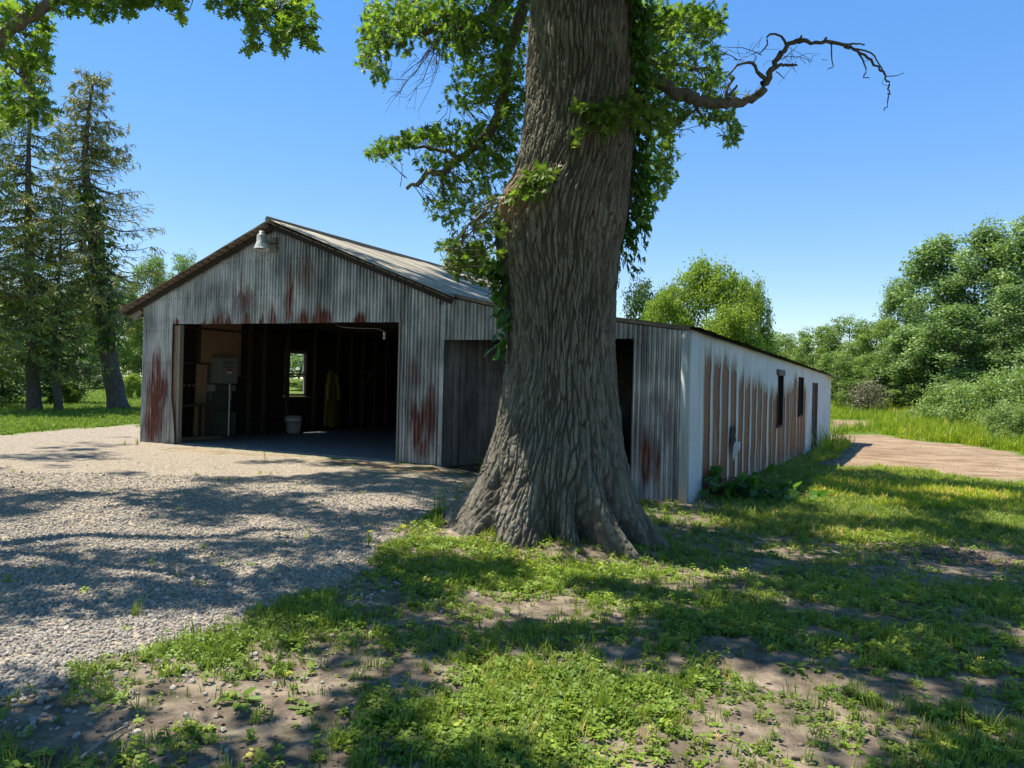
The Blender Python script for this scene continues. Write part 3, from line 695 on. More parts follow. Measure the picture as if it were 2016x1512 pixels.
# ---------------------------------------------------------------- things on and in the barn
lampc = bpt(3.885, -.34, 0)
yl = thing('yard_lamp', bpt(4.0, -.05, 4.0), 'grey bell-shaped yard lamp high on the barn gable under the ridge', 'lamp')
m_ = MB(); zt = 4.20
m_.lathe([(.0, 4.242), (.045, 4.242), (.048, 4.188), (.05, 4.183)], (lampc[0], lampc[1], 0), 16); m_.build('photocell', MT['whitetrim'], yl, True)
m_ = MB(); m_.lathe([(.05, 4.183), (.085, 4.175), (.09, 4.162), (.095, 4.020), (.10, 4.015)], (lampc[0], lampc[1], 0), 24); m_.build('ballast_housing', MT['galvplain'], yl, True)
m_ = MB()
an = np.linspace(0, 2 * math.pi, 61)[:-1]; prof = [(.10, 4.015), (.118, 3.961), (.135, 3.915), (.155, 3.906), (.152, 3.894), (.10, 3.902)]
vv = np.array([[lampc[0] + r * (1 + (.02 if i % 2 else -.02) * (0 < k < 3)) * math.cos(a), lampc[1] + r * (1 + (.02 if i % 2 else -.02) * (0 < k < 3)) * math.sin(a), z] for k, (r, z) in enumerate(prof) for i, a in enumerate(an)])
i_ = np.arange(5)[:, None] * 60; j_ = np.arange(60)[None]; k_ = (j_ + 1) % 60
m_.add(vv, np.stack([i_ + j_, i_ + k_, i_ + 60 + k_, i_ + 60 + j_], -1).reshape(-1, 4)); m_.build('lamp_refractor', MT['glassy'], yl)
m_ = MB(); bbox(m_, 3.86, -.10, 4.10, .26, .10, .115); bbox(m_, 3.84, -.09, 3.965, .22, .08, .11, rotm('Y', .05)); m_.build('mounting_block', MT['greywood'], yl)
m_ = MB(); m_.tube([bpt(3.86, -.14, 4.06), bpt(3.885, -.27, 4.06)], .02, 8); m_.build('bracket_arm', MT['galvplain'], yl)

LT = BW - .17          # inside face of the studs
eb = thing('electric_box', bpt(LT - .15, 2.3, 1.6), 'grey electric meter cabinet with black lettering on the inner side wall', 'electric box')
m_ = MB(); bbox(m_, LT - .125, 1.97, 1.585, .25, .58, .60); m_.build('cabinet', MT['greyenam'], eb)
m_ = MB(); bbox(m_, LT - .258, 1.98, 1.575, .012, .52, .55); cov = m_.build('cover', MT['greyenam'], eb)
def text3(body, size, t, s, z, mat, parent, name):
    cu = bpy.data.curves.new(name, 'FONT'); cu.body = body; cu.size = size; cu.align_x = 'CENTER'; cu.align_y = 'CENTER'; cu.extrude = .001; cu.space_line = .85
    tmp = bpy.data.objects.new('tmp', cu); COL.objects.link(tmp)
    dg = bpy.context.evaluated_depsgraph_get(); me = bpy.data.meshes.new_from_object(tmp.evaluated_get(dg))
    bpy.data.objects.remove(tmp)
    co = np.zeros(len(me.vertices) * 3, np.float32); me.vertices.foreach_get('co', co); co = co.reshape(-1, 3)
    w = np.array([bpt(t, s, z)]) + co[:, :1] * v3(V, 0) + co[:, 1:2] * np.array([0, 0, 1.]) + co[:, 2:] * v3(-U, 0)
    me.vertices.foreach_set('co', w.astype(np.float32).ravel()); me.materials.clear(); me.materials.append(mat)
    o = bpy.data.objects.new(name, me); COL.objects.link(o); o.parent = parent; o.matrix_parent_inverse = Matrix.Translation(-Vector(parent.location)); return o
m_ = MB(); bbox(m_, LT - .2655, 1.98, 1.735, .003, .44, .17); m_.build('name_plate', MT['greyenam'], cov)
text3('Masters\nElectric', .115, LT - .2675, 1.98, 1.735, MT['black'], cov, 'lettering')
m_ = MB(); bbox(m_, LT - .2655, 1.99, 1.60, .003, .10, .06); m_.build('warning_label', MT['red'], cov)
m_ = MB(); bbox(m_, LT - .2655, 1.99, 1.545, .003, .13, .05); m_.build('white_label', MT['white'], cov)
bo = thing('backing_board', bpt(LT, 2.25, 0), 'grey plywood board standing below the electric cabinet', 'board')
m_ = MB(); bbox(m_, LT + .03, 1.90, .88, .02, .92, 1.70); m_.build('sheet', MT['ply'], bo)
m_ = MB(); bbox(m_, LT - .06, 1.92, .32, .16, .86, .56); m_.build('low_box', MT['ply'], bo)
cdt = thing('conduit', bpt(LT - .2, 2.5, 0), 'thin steel conduit rising from the floor to the cabinet', 'conduit')
m_ = MB(); m_.tube(smooth_path([bpt(LT - .24, 2.03, .03), bpt(LT - .2, 2.07, .7), bpt(LT - .17, 2.10, 1.29)], 12), .022, 8); m_.build('pipe', MT['steel'], cdt)
for s_, lb in ((1.66, 'small light grey switch box on the plywood under the left of the cabinet'), (2.28, 'small dark switch box on the plywood right of the conduit')):
    sb = thing('switch_box', bpt(LT, s_, 1.1), lb, 'switch box', 'switch boxes under the cabinet')
    m_ = MB(); bbox(m_, LT - .04, s_, 1.17, .10, .16, .15); m_.build('case', MT['galvplain'] if s_ < 2.0 else MT['greyenam'], sb)
    m_ = MB(); m_.tube([bpt(LT - .03, s_, 1.10), bpt(LT - .03, s_, .90)], .012, 6); m_.build('conduit_stub', MT['steel'], sb)
ly = thing('plywood_sheet', bpt(LT, 2.2, 1.4), 'tan plywood sheet fixed high on the wall above the cabinet', 'board')
m_ = MB(); bbox(m_, LT + .05, 1.98, 2.15, .015, 1.3, 1.36); m_.build('sheet', MT['tanboard'], ly)
ld = thing('leaning_plank', bpt(LT - .05, 1.6, 0), 'wide tan plank leaning upright left of the cabinet', 'plank')
m_ = MB(); bbox(m_, LT - .03, 1.36, .87, .03, .30, 1.68, rotm('X', -.03)); m_.build('board', MT['tanboard'], ld)
sf = thing('workbench', bpt(LT - .3, .8, 0), 'low dark wooden bench in the left corner of the doorway', 'bench')
m_ = MB(); bbox(m_, LT - .22, .85, .78, .50, 1.1, .05); m_.build('top', MT['studwood'], sf)
for s_ in (.36, 1.34):
    for t_ in (LT - .05, LT - .42): m_ = MB(); bbox(m_, t_, s_, .385, .07, .07, .74); m_.build('leg', MT['studwood'], sf)
hr = thing('hook_rail', bpt(LT, .9, 1.2), 'row of pale hooks on the wall above the bench', 'hook rail')
m_ = MB(); bbox(m_, LT - .01, .95, 1.22, .02, .9, .07); m_.build('rail', MT['studwood'], hr)
for k in range(6): m_ = MB(); m_.tube([bpt(LT - .02, .62 + .13 * k, 1.22), bpt(LT - .07, .62 + .13 * k, 1.21), bpt(LT - .08, .62 + .13 * k, 1.25)], .012, 6); m_.build('hook', MT['galvplain'], hr)
bc = bpt(LT - .34, 4.12, .021)
bk_ = thing('bucket', bc, 'white plastic bucket on the barn floor below the window', 'bucket')
m_ = MB(); m_.lathe([(0, 0), (.16, 0), (.17, .02), (.20, .40), (.212, .40), (.214, .44), (.20, .445), (.195, .40), (.165, .03), (0, .03)], bc, 28); body = m_.build('pail', MT['pailgrey'], bk_, True)
m_ = MB(); m_.lathe([(.2155, .33), (.218, .34), (.218, .37), (.2155, .38)], bc, 28); m_.build('rim_band', MT['white'], bk_, True)
fcx = -np.array([bc[0], bc[1]]) / np.hypot(bc[0], bc[1]); aa = math.atan2(fcx[1], fcx[0])
for a0, z0, w, h in ((-.5, .2, .5, .03), (-.1, .17, .3, .05), (.25, .22, .25, .03), (-.3, .12, .2, .02)):
    m_ = MB(); th_ = np.linspace(aa + a0, aa + a0 + w, 6)
    r0 = .164 + .2 * .18 + .004
    m_.add(np.array([[bc[0] + (r0 + (z - .2) * .08) * math.cos(t_), bc[1] + (r0 + (z - .2) * .08) * math.sin(t_), bc[2] + z] for t_ in th_ for z in (z0, z0 + h)]), grid_faces(6, 2)); m_.build('smudged_print', MT['galvplain'], bk_)
m_ = MB(); e_ = np.array([-fcx[1], fcx[0], 0]); 
m_.tube(smooth_path([bc + e_ * .215 + [0, 0, .36], bc + e_ * .2 + np.array([*fcx, 0]) * .12 + [0, 0, .26], bc + np.array([*fcx, 0]) * .24 + [0, 0, .22], bc - e_ * .2 + np.array([*fcx, 0]) * .12 + [0, 0, .26], bc - e_ * .215 + [0, 0, .36]], 16), .006, 6); m_.build('handle', MT['steel'], bk_)
co_ = thing('rain_coat', bpt(LT - .1, 5.85, 1.6), 'long yellow oilskin coat hanging on the inner wall right of the window', 'coat')
m_ = MB(); nz_, na = 26, 30
zz_ = np.linspace(1.70, .12, nz_); vs_ = []
for z in zz_:
    f = (1.70 - z) / 1.58; w = .11 + .12 * sm(np.array(f * 3)) + .10 * f; d_ = .05 + .05 * f
    for k in range(na):
        a = 2 * math.pi * k / na; fold = 1 + .22 * math.sin(a * 5 + f * 2) * f + .1 * math.sin(a * 9)
        vs_.append(bpt(LT - .12 - d_ * fold * math.cos(a), 5.85 + w * fold * math.sin(a) + .06 * f, z + .04 * math.sin(a * 4) * f))
i_ = np.arange(nz_ - 1)[:, None] * na; j_ = np.arange(na)[None]; k_ = (j_ + 1) % na
m_.add(np.array(vs_), np.stack([i_ + j_, i_ + k_, i_ + na + k_, i_ + na + j_], -1).reshape(-1, 4), [list(range(na))]); m_.build('coat_body', MT['yellow'], co_, True)
for sgn, s_ in ((-1, 5.68), (1, 6.05)):
    m_ = MB(); m_.tube(smooth_path([bpt(LT - .14, s_ - sgn * .06, 1.60), bpt(LT - .17, s_ + sgn * .03, 1.2), bpt(LT - .18, s_ + sgn * .06, .85)], 10), np.linspace(.075, .06, 10), 10, jit=.08); m_.build('sleeve', MT['yellow'], co_, True)
bu = thing('bare_bulb', bpt(1.75, 1.0, 2.4), 'bare bulb in a white socket hanging from a loose cable inside the doorway', 'light bulb')
bx = at(757, 655, 15.6); 
m_ = MB(); m_.tube(smooth_path([at(650, 628, 15.9), at(668, 642, 15.8), at(700, 646, 15.7), at(740, 647, 15.6), at(755, 652, 15.6)], 20), .005, 5); m_.build('cable', MT['steel'], bu)
m_ = MB(); m_.lathe([(0, .03), (.028, .03), (.03, -.05), (.0, -.05)], bx, 12); m_.build('socket', MT['white'], bu, True)
m_ = MB(); m_.lathe([(.012, -.05), (.02, -.07), (.032, -.10), (.026, -.13), (0, -.142)], bx, 14); m_.build('bulb', MT['glassy'], bu, True)
fb = thing('floor_timber', bpt(6.6, .9, .05), 'grey timber lying on the floor inside the left of the doorway', 'timber')
m_ = MB(); bbox(m_, 6.75, .75, .065, .10, 1.2, .07, rotm('Z', .1)); m_.build('beam', MT['oldwood'], fb)
# ---------------------------------------------------------------- leaf templates (unit length along +y)
def two_sided(outline, fold=.25):
    """outline: right half (x, y) from base to tip, mirrored; folded along the midrib"""
    o = np.array(outline); n = len(o)
    v = [(0, 0, 0)] + [(x, y, abs(x) * fold) for x, y in o] + [(0, 1, 0)] + [(-x, y, abs(x) * fold) for x, y in o[::-1]]
    return np.array(v), [np.array([list(range(0, n + 2))]), np.array([[0] + list(range(n + 1, 2 * n + 2))])]
OAK_V, OAK_F = two_sided([(.02, .18), (.30, .16), (.08, .30), (.46, .40), (.11, .50), (.40, .68), (.08, .72), (.16, .90)])
OVATE_V, OVATE_F = two_sided([(.24, .16), (.34, .42), (.20, .78)])
BROAD_V, BROAD_F = two_sided([(.36, -.02), (.50, .28), (.42, .56), (.18, .84)], .15)
DIA_V = np.array([[0, -.5, 0], [.32, .0, .06], [0, .5, 0], [-.32, 0, .06]]); DIA_F = [np.array([[0, 1, 2, 3]])]
# five-fingered creeper leaf
cv, cf = [], []
for k, a in enumerate((-1.25, -.62, 0, .62, 1.25)):
    c, s = math.cos(a), math.sin(a); L = 1 - .18 * abs(k - 2)
    b = len(cv)
    for x, y, z in ((0, .03, 0), (.17, .5, .04), (0, 1, -.08), (-.17, .5, .04)): cv.append(((x * c + y * s) * L, (-x * s + y * c) * L, z)); 
    cf.append([b, b + 1, b + 2, b + 3])
CREEP_V, CREEP_F = np.array(cv), [np.array(cf)]

def orient(dirs, nrm, size):
    y = dirs / (np.linalg.norm(dirs, axis=1, keepdims=True) + 1e-9)
    x = np.cross(y, nrm); x /= np.linalg.norm(x, axis=1, keepdims=True) + 1e-9
    z = np.cross(x, y)
    return np.stack([x, y, z], 2) * np.asarray(size)[:, None, None]

def sprays(leafmb, twigmb, tips, roots, tv, tf, size, nl=(5, 9), droop=.25, rad=.0035, spread=.85, rr=None):
    """curved twig from each root to each tip with leaves fanned round its end"""
    P, D, Nn, S, C = [], [], [], [], []
    for i, (t, r) in enumerate(zip(tips, roots)):
        L = np.linalg.norm(t - r) + 1e-6
        if twigmb is not None:
            mid = (t + r) / 2 + rng.normal(0, .09 * L, 3) + np.array([0, 0, .06 * L])
            twigmb.tube(smooth_path([r, mid, t], 5), np.linspace(rad * (1.2 + L * .9), rad * .6, 5), 3, cap=False)
        d0 = (t - r) / L
        n = rng.integers(*nl); base = rng.random()
        for k in range(n):
            f = rng.uniform(.55, 1.05) if k else 1.0
            p = r + (t - r) * f if L < .5 else t - d0 * rng.uniform(0, .22)
            d = d0 * .6 + rng.normal(0, spread, 3); d[2] -= droop
            P.append(p); D.append(d); nn = rng.normal(0, .6, 3); nn[2] += 1; Nn.append(nn)
            S.append(size * rng.uniform(.65, 1.2)); C.append(np.clip(base * .6 + rng.random() * .5, 0, 1))
    P, D, Nn, S, C = map(np.array, (P, D, Nn, S, C))
    leafmb.inst(tv, tf, orient(D, Nn, S), P, C)

# ---------------------------------------------------------------- the big oak
OY = 7.8
rows = [(0, 1048, 1247), (100, 1040, 1245), (200, 1037, 1243), (300, 1024, 1243), (350, 1010, 1240), (385, 992, 1236), (410, 980, 1233), (440, 976, 1230), (480, 975, 1222), (540, 985, 1215), (600, 997, 1211), (700, 1000, 1209), (800, 986, 1215), (860, 972, 1222), (900, 958, 1230), (940, 942, 1241), (980, 918, 1257), (1010, 898, 1274), (1040, 878, 1296), (1075, 850, 1318)]
rz, rl, rr_ = [], [], []
for y, l, r in rows:
    a, b = at(l, y, OY), at(r, y, OY); rz.append((a[2] + b[2]) / 2); rl.append(a[0]); rr_.append(b[0])
rz = np.array(rz); o_ = np.argsort(rz); rz = rz[o_]; rl = np.array(rl)[o_]; rr_ = np.array(rr_)[o_]
rz = np.concatenate([[-.6], rz, [6.5, 8.2]]); rl = np.concatenate([[rl[0] - .15], rl, [rl[-1] + .02, rl[-1] + .1]]); rr_ = np.concatenate([[rr_[0] + .15], rr_, [rr_[-1] - .02, rr_[-1] - .1]])
NA, NZ = 560, 820
zz = np.concatenate([np.linspace(-.45, 5.6, NZ - 30), np.linspace(5.63, 8.2, 30)])
an = np.linspace(0, 2 * math.pi, NA, endpoint=False)
# spread columns: dense toward the yard, sparse at the back
an = an - math.pi / 2; an = an + .35 * np.sin(an + math.pi / 2) * -1
cx = np.interp(zz, rz, (rl + rr_) / 2); rad = np.interp(zz, rz, (rr_ - rl) / 2)
ker = np.exp(-np.linspace(-2, 2, 41) ** 2); ker /= ker.sum()
def smth(q): return np.convolve(np.pad(q, 20, mode='edge'), ker, 'valid')
cx[:NZ - 30] = smth(cx)[:NZ - 30]; rad[:NZ - 30] = smth(rad)[:NZ - 30]
ZZ, AA = np.meshgrid(zz, an, indexing='ij')
base = np.clip((.75 - ZZ) / .95, 0, 1)
def gau(a0, w): 
    d = (AA - a0 + math.pi) % (2 * math.pi) - math.pi
    return np.exp(-(d / w) ** 2)
lob = 0
for a0, w_, h_ in ((-math.pi / 2 + .36, .15, .24), (-math.pi / 2 - .62, .24, .15), (-math.pi / 2 - 1.15, .16, .08), (-math.pi / 2 + .95, .25, .10), (.7, .3, .2), (1.5, .4, .2), (2.4, .3, .2), (-math.pi / 2 - .25, .11, -.22), (-math.pi / 2 + .14, .08, -.18), (-math.pi / 2 + .64, .10, -.20), (-math.pi / 2 - .95, .09, -.16), (-math.pi / 2 + 1.2, .10, -.12)):
    lob = lob + h_ * gau(a0 + .25 * base, w_)
lob = lob * base ** 1.25 * 1.7
RR = rad[:, None] * np.ones_like(AA)
ell = 1 - .22 * base * (np.sin(AA) < 0) * np.abs(np.sin(AA))
q = np.stack([np.cos(AA) * .56, np.sin(AA) * .56, ZZ], -1).reshape(-1, 3)
wz = fbm(q * [2.6, 2.6, 1.1], 3, 5); wz2 = fbm(q * [2.6, 2.6, 1.1] + 9.3, 3, 6)
q2 = q.copy(); q2[:, 0] += .075 * wz - .03 * (q[:, 2] - 2); q2[:, 1] += .075 * wz2 
fine = fbm(q * [26, 26, 9], 3, 8)
w3 = fbm(q * [7, 7, 3.2] + 3.1, 2, 9)
q3 = q2.copy(); q3[:, 0] += .028 * w3; q3[:, 1] += .028 * fbm(q * [7, 7, 3.2] + 13.1, 2, 10)
f1, f2 = worley(q3 / [.039, .039, .50] + .20 * np.stack([fine, fine, fine], 1), 3)
g1, g2 = worley(q3 / [.030, .030, .10] + .5 * np.stack([fine, wz, wz2], 1), 7)
rid = 1 - np.abs(fbm(q2 * [15, 15, 2.1], 2, 14)) * 2.6
lowz = np.clip((.55 - q[:, 2]) / .7, 0, 1)
plate = sm((f2 - f1 - .015) / .20) * (.72 - .3 * lowz + (.28 + .3 * lowz) * sm((g2 - g1) / .22))
ff = fbm(q * [60, 60, 24], 2, 18)
disp = .042 * (plate * .78 + .22 * np.clip(rid, 0, 1)) + .014 * fine + .008 * ff + .025 * wz
burl = np.exp(-(((ZZ.ravel() - 3.18) / .32) ** 2)) * gau(math.pi + .55, .75).ravel()
disp = disp * (1 + .6 * burl) + burl * (.05 * fbm(q * [7, 7, 6], 4, 33) + .02 * np.sign(fine) * np.abs(fine))
collar = np.exp(-(((ZZ.ravel() - 3.5) / .16) ** 2)) * gau(-math.pi / 2 - .75, .7).ravel()
disp = disp - .03 * collar
RR = RR * ell + lob + (disp - .03).reshape(RR.shape)
TX = cx[:, None] + RR * np.cos(AA); TY = OY + RR * np.sin(AA)
vt = np.stack([TX, TY, ZZ], -1).reshape(-1, 3)
i_ = np.arange(NZ - 1)[:, None] * NA; j_ = np.arange(NA)[None]; k_ = (j_ + 1) % NA
oak = thing('oak_tree', (cx[60], OY, -.1), 'huge old oak with deeply furrowed bark standing in front of the metal barn', 'tree')
m_ = MB(); m_.add(vt, np.stack([i_ + j_, i_ + k_, i_ + NA + k_, i_ + NA + j_], -1).reshape(-1, 4), wound=np.clip(burl * 1.3 - .25, 0, 1), crest=np.clip(plate * .8 + .2 * np.clip(rid, 0, 1), 0, 1))
m_.build('trunk', MT['bark'], oak, True)
def trunk_pt(ang, z, off=0.0):
    k = int(np.argmin(np.abs(zz - z))); r = float(np.interp(0, [0], [RR[k, np.argmin(np.abs((an - ang + math.pi) % (2 * math.pi) - math.pi))]])) + off
    return np.array([cx[k] + r * math.cos(ang), OY + r * math.sin(ang), z])

def pix_path(pts, Ys):
    if np.isscalar(Ys): Ys = [Ys] * len(pts)
    return np.array([at(x, y, Y) for (x, y), Y in zip(pts, Ys)])
def limb(parent, name, pts, Ys, r0, r1, mat, n=26, sides=10, jit=.02):
    P = smooth_path(pix_path(pts, Ys), n, jit); m = MB(); m.tube(P, np.linspace(r0, r1, n) * (1 + rng.uniform(-.08, .08, n)), sides, jit=.08, wound=0.0)
    m.build(name, mat, parent, True); return P
limbs = []
limbs.append(limb(oak, 'limb', [(1090, -160), (1010, 60), (988, 180), (976, 240), (930, 290), (885, 325), (840, 352), (800, 372)], [8.3, 8.9, 9.1, 9.1, 9.1, 9.0, 9.0, 9.0], .085, .022, MT['limb']))
limbs.append(limb(oak, 'limb', [(1100, -120), (980, 10), (920, 45), (875, 52), (820, 66), (765, 72), (735, 100)], [8.2, 8.8, 8.8, 8.7, 8.7, 8.6, 8.6], .075, .015, MT['limb']))
limbs.append(limb(oak, 'limb', [(905, 308), (850, 292), (800, 290), (740, 302)], [9.0, 9.1, 9.1, 9.2], .03, .008, MT['limb'], 14, 6))
limbs.append(limb(oak, 'limb', [(1215, -80), (1270, 30), (1330, 50), (1400, 70)], [8.2, 8.8, 9.2, 9.4], .06, .012, MT['limb'], 18, 8))
limbs.append(limb(oak, 'limb', [(1225, 60), (1290, 130), (1340, 125), (1400, 140)], [8.2, 9.0, 9.3, 9.5], .05, .01, MT['limb'], 18, 8))
limbs.append(limb(oak, 'limb', [(985, 395), (940, 430), (895, 480), (872, 530)], [7.9, 7.7, 7.5, 7.4], .018, .005, MT['paletwig'], 14, 6))
limbs.append(limb(oak, 'limb', [(1235, 240), (1300, 250), (1360, 225), (1430, 245), (1445, 285)], [8.3, 8.8, 9.0, 9.2, 9.2], .03, .008, MT['limb'], 16, 6))
limbs.append(limb(oak, 'limb', [(1225, 330), (1265, 300), (1310, 310), (1320, 350)], [8.2, 8.6, 8.8, 8.8], .025, .007, MT['limb'], 14, 6))
# bare fan of dead twigs hanging on the left
fan = MB()
for e in ((775, 195), (800, 200), (790, 150), (835, 195), (850, 160), (815, 120), (865, 130), (760, 205)):
    P = smooth_path(pix_path([(862, 78), ((862 + e[0]) / 2 + rng.normal(0, 6), (78 + e[1]) / 2 + rng.normal(0, 8)), e], 8.7), 8, .01); fan.tube(P, np.linspace(.008, .002, 8), 3)
    for _ in range(5):
        a = P[rng.integers(2, 7)]; fan.tube([a, a + rng.normal(0, .06, 3) + [-.05, 0, -.06], a + rng.normal(0, .1, 3) + [-.1, 0, -.15]], [.003, .0025, .0015], 3)
fan.build('dead_twig', MT['paletwig'], oak); fan = MB()
for e in ((990, 375), (955, 388), (945, 400), (1000, 372), (930, 410), (915, 440), (890, 520), (880, 500), (960, 430)):
    P = smooth_path(pix_path([(988, 398), ((988 + e[0]) / 2 + rng.normal(0, 6), (398 + e[1]) / 2 - 8), e], 7.75), 8, .01); fan.tube(P, np.linspace(.009, .003, 8), 4)
fan.build('dead_twig', MT['paletwig'], oak)
# the dead limb reaching out to the right
dl = MB()
def dtube(pts, Ys, r0, r1, n=16, sides=8, jit=.006): 
    P = smooth_path(pix_path(pts, Ys), n, jit); dl.tube(P, np.linspace(r0, r1, n) * (1 + rng.uniform(-.1, .1, n)), sides, jit=.1, wound=0.0); return P
DY = 8.0
dtube([(1200, 140), (1260, 148), (1300, 160), (1325, 182), (1360, 190), (1395, 202), (1440, 200), (1478, 197), (1500, 178), (1512, 152), (1530, 118), (1545, 92), (1575, 78)], DY, .082, .020, 60, 10, .012)
dtube([(1570, 80), (1600, 84), (1640, 83), (1672, 92), (1690, 100), (1720, 122), (1742, 148), (1748, 170), (1750, 190), (1741, 218)], DY, .021, .005, 40, 6, .010)
for pts, a, b in (([(1655, 88), (1680, 86), (1703, 88)], .012, .008), ([(1680, 95), (1715, 104), (1732, 125), (1742, 148)], .01, .006), ([(1508, 155), (1492, 142), (1485, 125), (1470, 122), (1450, 130), (1435, 148)], .022, .010),
                  ([(1548, 88), (1540, 72), (1520, 65), (1510, 75), (1512, 88), (1495, 105)], .014, .006), ([(1530, 130), (1545, 127), (1570, 128)], .02, .012), ([(1430, 200), (1432, 175), (1445, 152)], .022, .014), ([(1435, 188), (1452, 168)], .018, .012),
                  ([(1575, 78), (1578, 70)], .018, .01), ([(1620, 84), (1628, 74)], .018, .01), ([(1637, 86), (1638, 110), (1641, 130), (1630, 136)], .008, .004), ([(1688, 100), (1700, 118), (1705, 140), (1700, 152), (1713, 153)], .01, .004),
                  ([(1745, 150), (1765, 148), (1781, 143)], .006, .003), ([(1748, 168), (1738, 165), (1742, 150)], .003, .002), ([(1485, 122), (1490, 108)], .006, .003), ([(1528, 140), (1540, 150), (1545, 155)], .006, .003), ([(1466, 192), (1478, 177)], .008, .003), ([(1540, 118), (1560, 100), (1572, 88)], .005, .002), ([(1545, 112), (1575, 112), (1600, 122)], .004, .002), ([(1700, 120), (1716, 118)], .004, .002), ([(1452, 118), (1430, 105), (1405, 90), (1420, 75)], .006, .002), ([(1500, 108), (1470, 95), (1440, 92), (1410, 95)], .005, .002)):
    dtube(pts, DY, a, b, 10, 5, .003)
for _ in range(34):
    x, y = random.choice([(1560, 115), (1575, 120), (1480, 100), (1450, 115), (1470, 185), (1420, 90), (1540, 105), (1590, 118)])
    p = at(x + rng.normal(0, 9), y + rng.normal(0, 5), DY); g1_ = rng.normal(0, .07, 3); dl.tube([p, p + g1_, p + g1_ * 1.7 + rng.normal(0, .03, 3)], [.0035, .0025, .0015], 3, wound=0.0)
dl.build('dead_limb', MT['deadlimb'], oak, True)

# visible leaf masses: (x, y, rx, ry, sprigs, distance)
MASS = [(1000, 50, 55, 70, 80, 8.9), (930, 35, 80, 50, 120, 8.8), (850, 40, 70, 50, 85, 8.7), (790, 22, 60, 40, 70, 8.7), (735, 40, 36, 48, 52, 8.6), (722, 110, 22, 42, 26, 8.6), (745, 152, 20, 20, 14, 8.6), (780, 88, 40, 26, 26, 8.6),
        (960, 120, 75, 60, 95, 9.0), (1015, 180, 40, 60, 60, 9.0), (900, 105, 50, 26, 34, 8.9), (915, 188, 40, 30, 34, 9.1), (950, 160, 50, 40, 40, 9.2), (990, 260, 45, 45, 48, 9.1), (945, 275, 55, 36, 46, 9.1), (890, 262, 46, 26, 34, 9.1), (830, 268, 45, 20, 30, 9.1), (778, 282, 38, 20, 30, 9.2), (738, 298, 24, 13, 15, 9.2),
        (862, 318, 42, 22, 24, 9.0), (960, 335, 45, 32, 36, 9.1), (1005, 318, 32, 34, 32, 9.0), (895, 365, 45, 26, 22, 9.0), (875, 420, 32, 26, 18, 8.9), (940, 395, 44, 38, 26, 8.8), (925, 440, 40, 34, 22, 8.6), (1005, 395, 24, 36, 14, 8.7), (880, 392, 20, 20, 8, 8.8),
        (1290, 40, 50, 48, 70, 8.9), (1350, 50, 50, 45, 56, 9.2), (1400, 48, 32, 26, 22, 9.4), (1320, 110, 52, 45, 60, 9.1), (1390, 125, 42, 40, 36, 9.4), (1415, 160, 30, 24, 18, 9.5), (1300, 190, 42, 42, 54, 8.9), (1365, 165, 44, 30, 26, 9.2), (1365, 225, 50, 26, 30, 9.1), (1425, 205, 34, 30, 24, 9.2), (1440, 255, 22, 34, 24, 9.2), (1300, 258, 40, 34, 40, 8.9), (1312, 318, 26, 40, 40, 8.8), (1285, 365, 30, 34, 34, 8.7), (1265, 420, 18, 30, 16, 8.5), (1385, 20, 50, 24, 30, 9.3)]
lf, tw = MB(), MB()
allP = np.concatenate(limbs)
def mass(MS, lf, tw, limbpts, size, tv=OAK_V, tf=OAK_F, depth=.45, nl=(5, 9), up=.5):
    tips, roots = [], []
    for (x, y, rx, ry, n, Y) in MS:
        for _ in range(n):
            a, r = rng.uniform(0, 2 * math.pi), math.sqrt(rng.random())
            t = at(x + rx * r * math.cos(a), y + ry * r * math.sin(a), Y + rng.normal(0, depth))
            d = np.linalg.norm(limbpts - t, axis=1); k = int(np.argmin(d + rng.uniform(0, .25, len(d))))
            rt_ = limbpts[k]
            if d[k] > .42: rt_ = t + (rt_ - t) * (.42 / d[k]) + rng.normal(0, .05, 3)
            tips.append(t); roots.append(rt_)
    sprays(lf, tw, np.array(tips), np.array(roots), tv, tf, size, nl)
mass([(a, b, c, d, int(e * 1.1), f) for a, b, c, d, e, f in MASS], lf, tw, allP, .082)
# young light sprays beside the burl and sprouts on the trunk
lf2, tw2 = MB(), MB()
mass([(930, 500, 45, 26, 30, 7.6), (960, 540, 26, 24, 16, 7.6), (905, 525, 32, 22, 14, 7.5), (880, 485, 20, 14, 8, 7.4), (985, 480, 14, 30, 10, 7.35), (970, 440, 20, 24, 8, 7.5)], lf2, tw2, allP, .085, depth=.15, nl=(4, 8))
mass([(1060, 360, 34, 34, 22, 7.22), (1030, 385, 36, 18, 14, 7.3), (1075, 345, 20, 14, 6, 7.2), (1180, 220, 46, 26, 26, 7.2), (1140, 262, 18, 10, 6, 7.15), (1235, 215, 46, 34, 36, 7.45), (1290, 225, 36, 40, 24, 7.8), (1190, 250, 20, 16, 7, 7.2)], lf2, tw2, np.array([trunk_pt(-1.9, 3.5), trunk_pt(-1.2, 4.15), trunk_pt(-.9, 4.2), trunk_pt(-2.2, 3.45)]), .105, depth=.10, nl=(4, 8))
lf2.build('sprout_foliage', MT['limeleaf'], oak); tw2.build('sprout_stem', MT['twig'], oak)

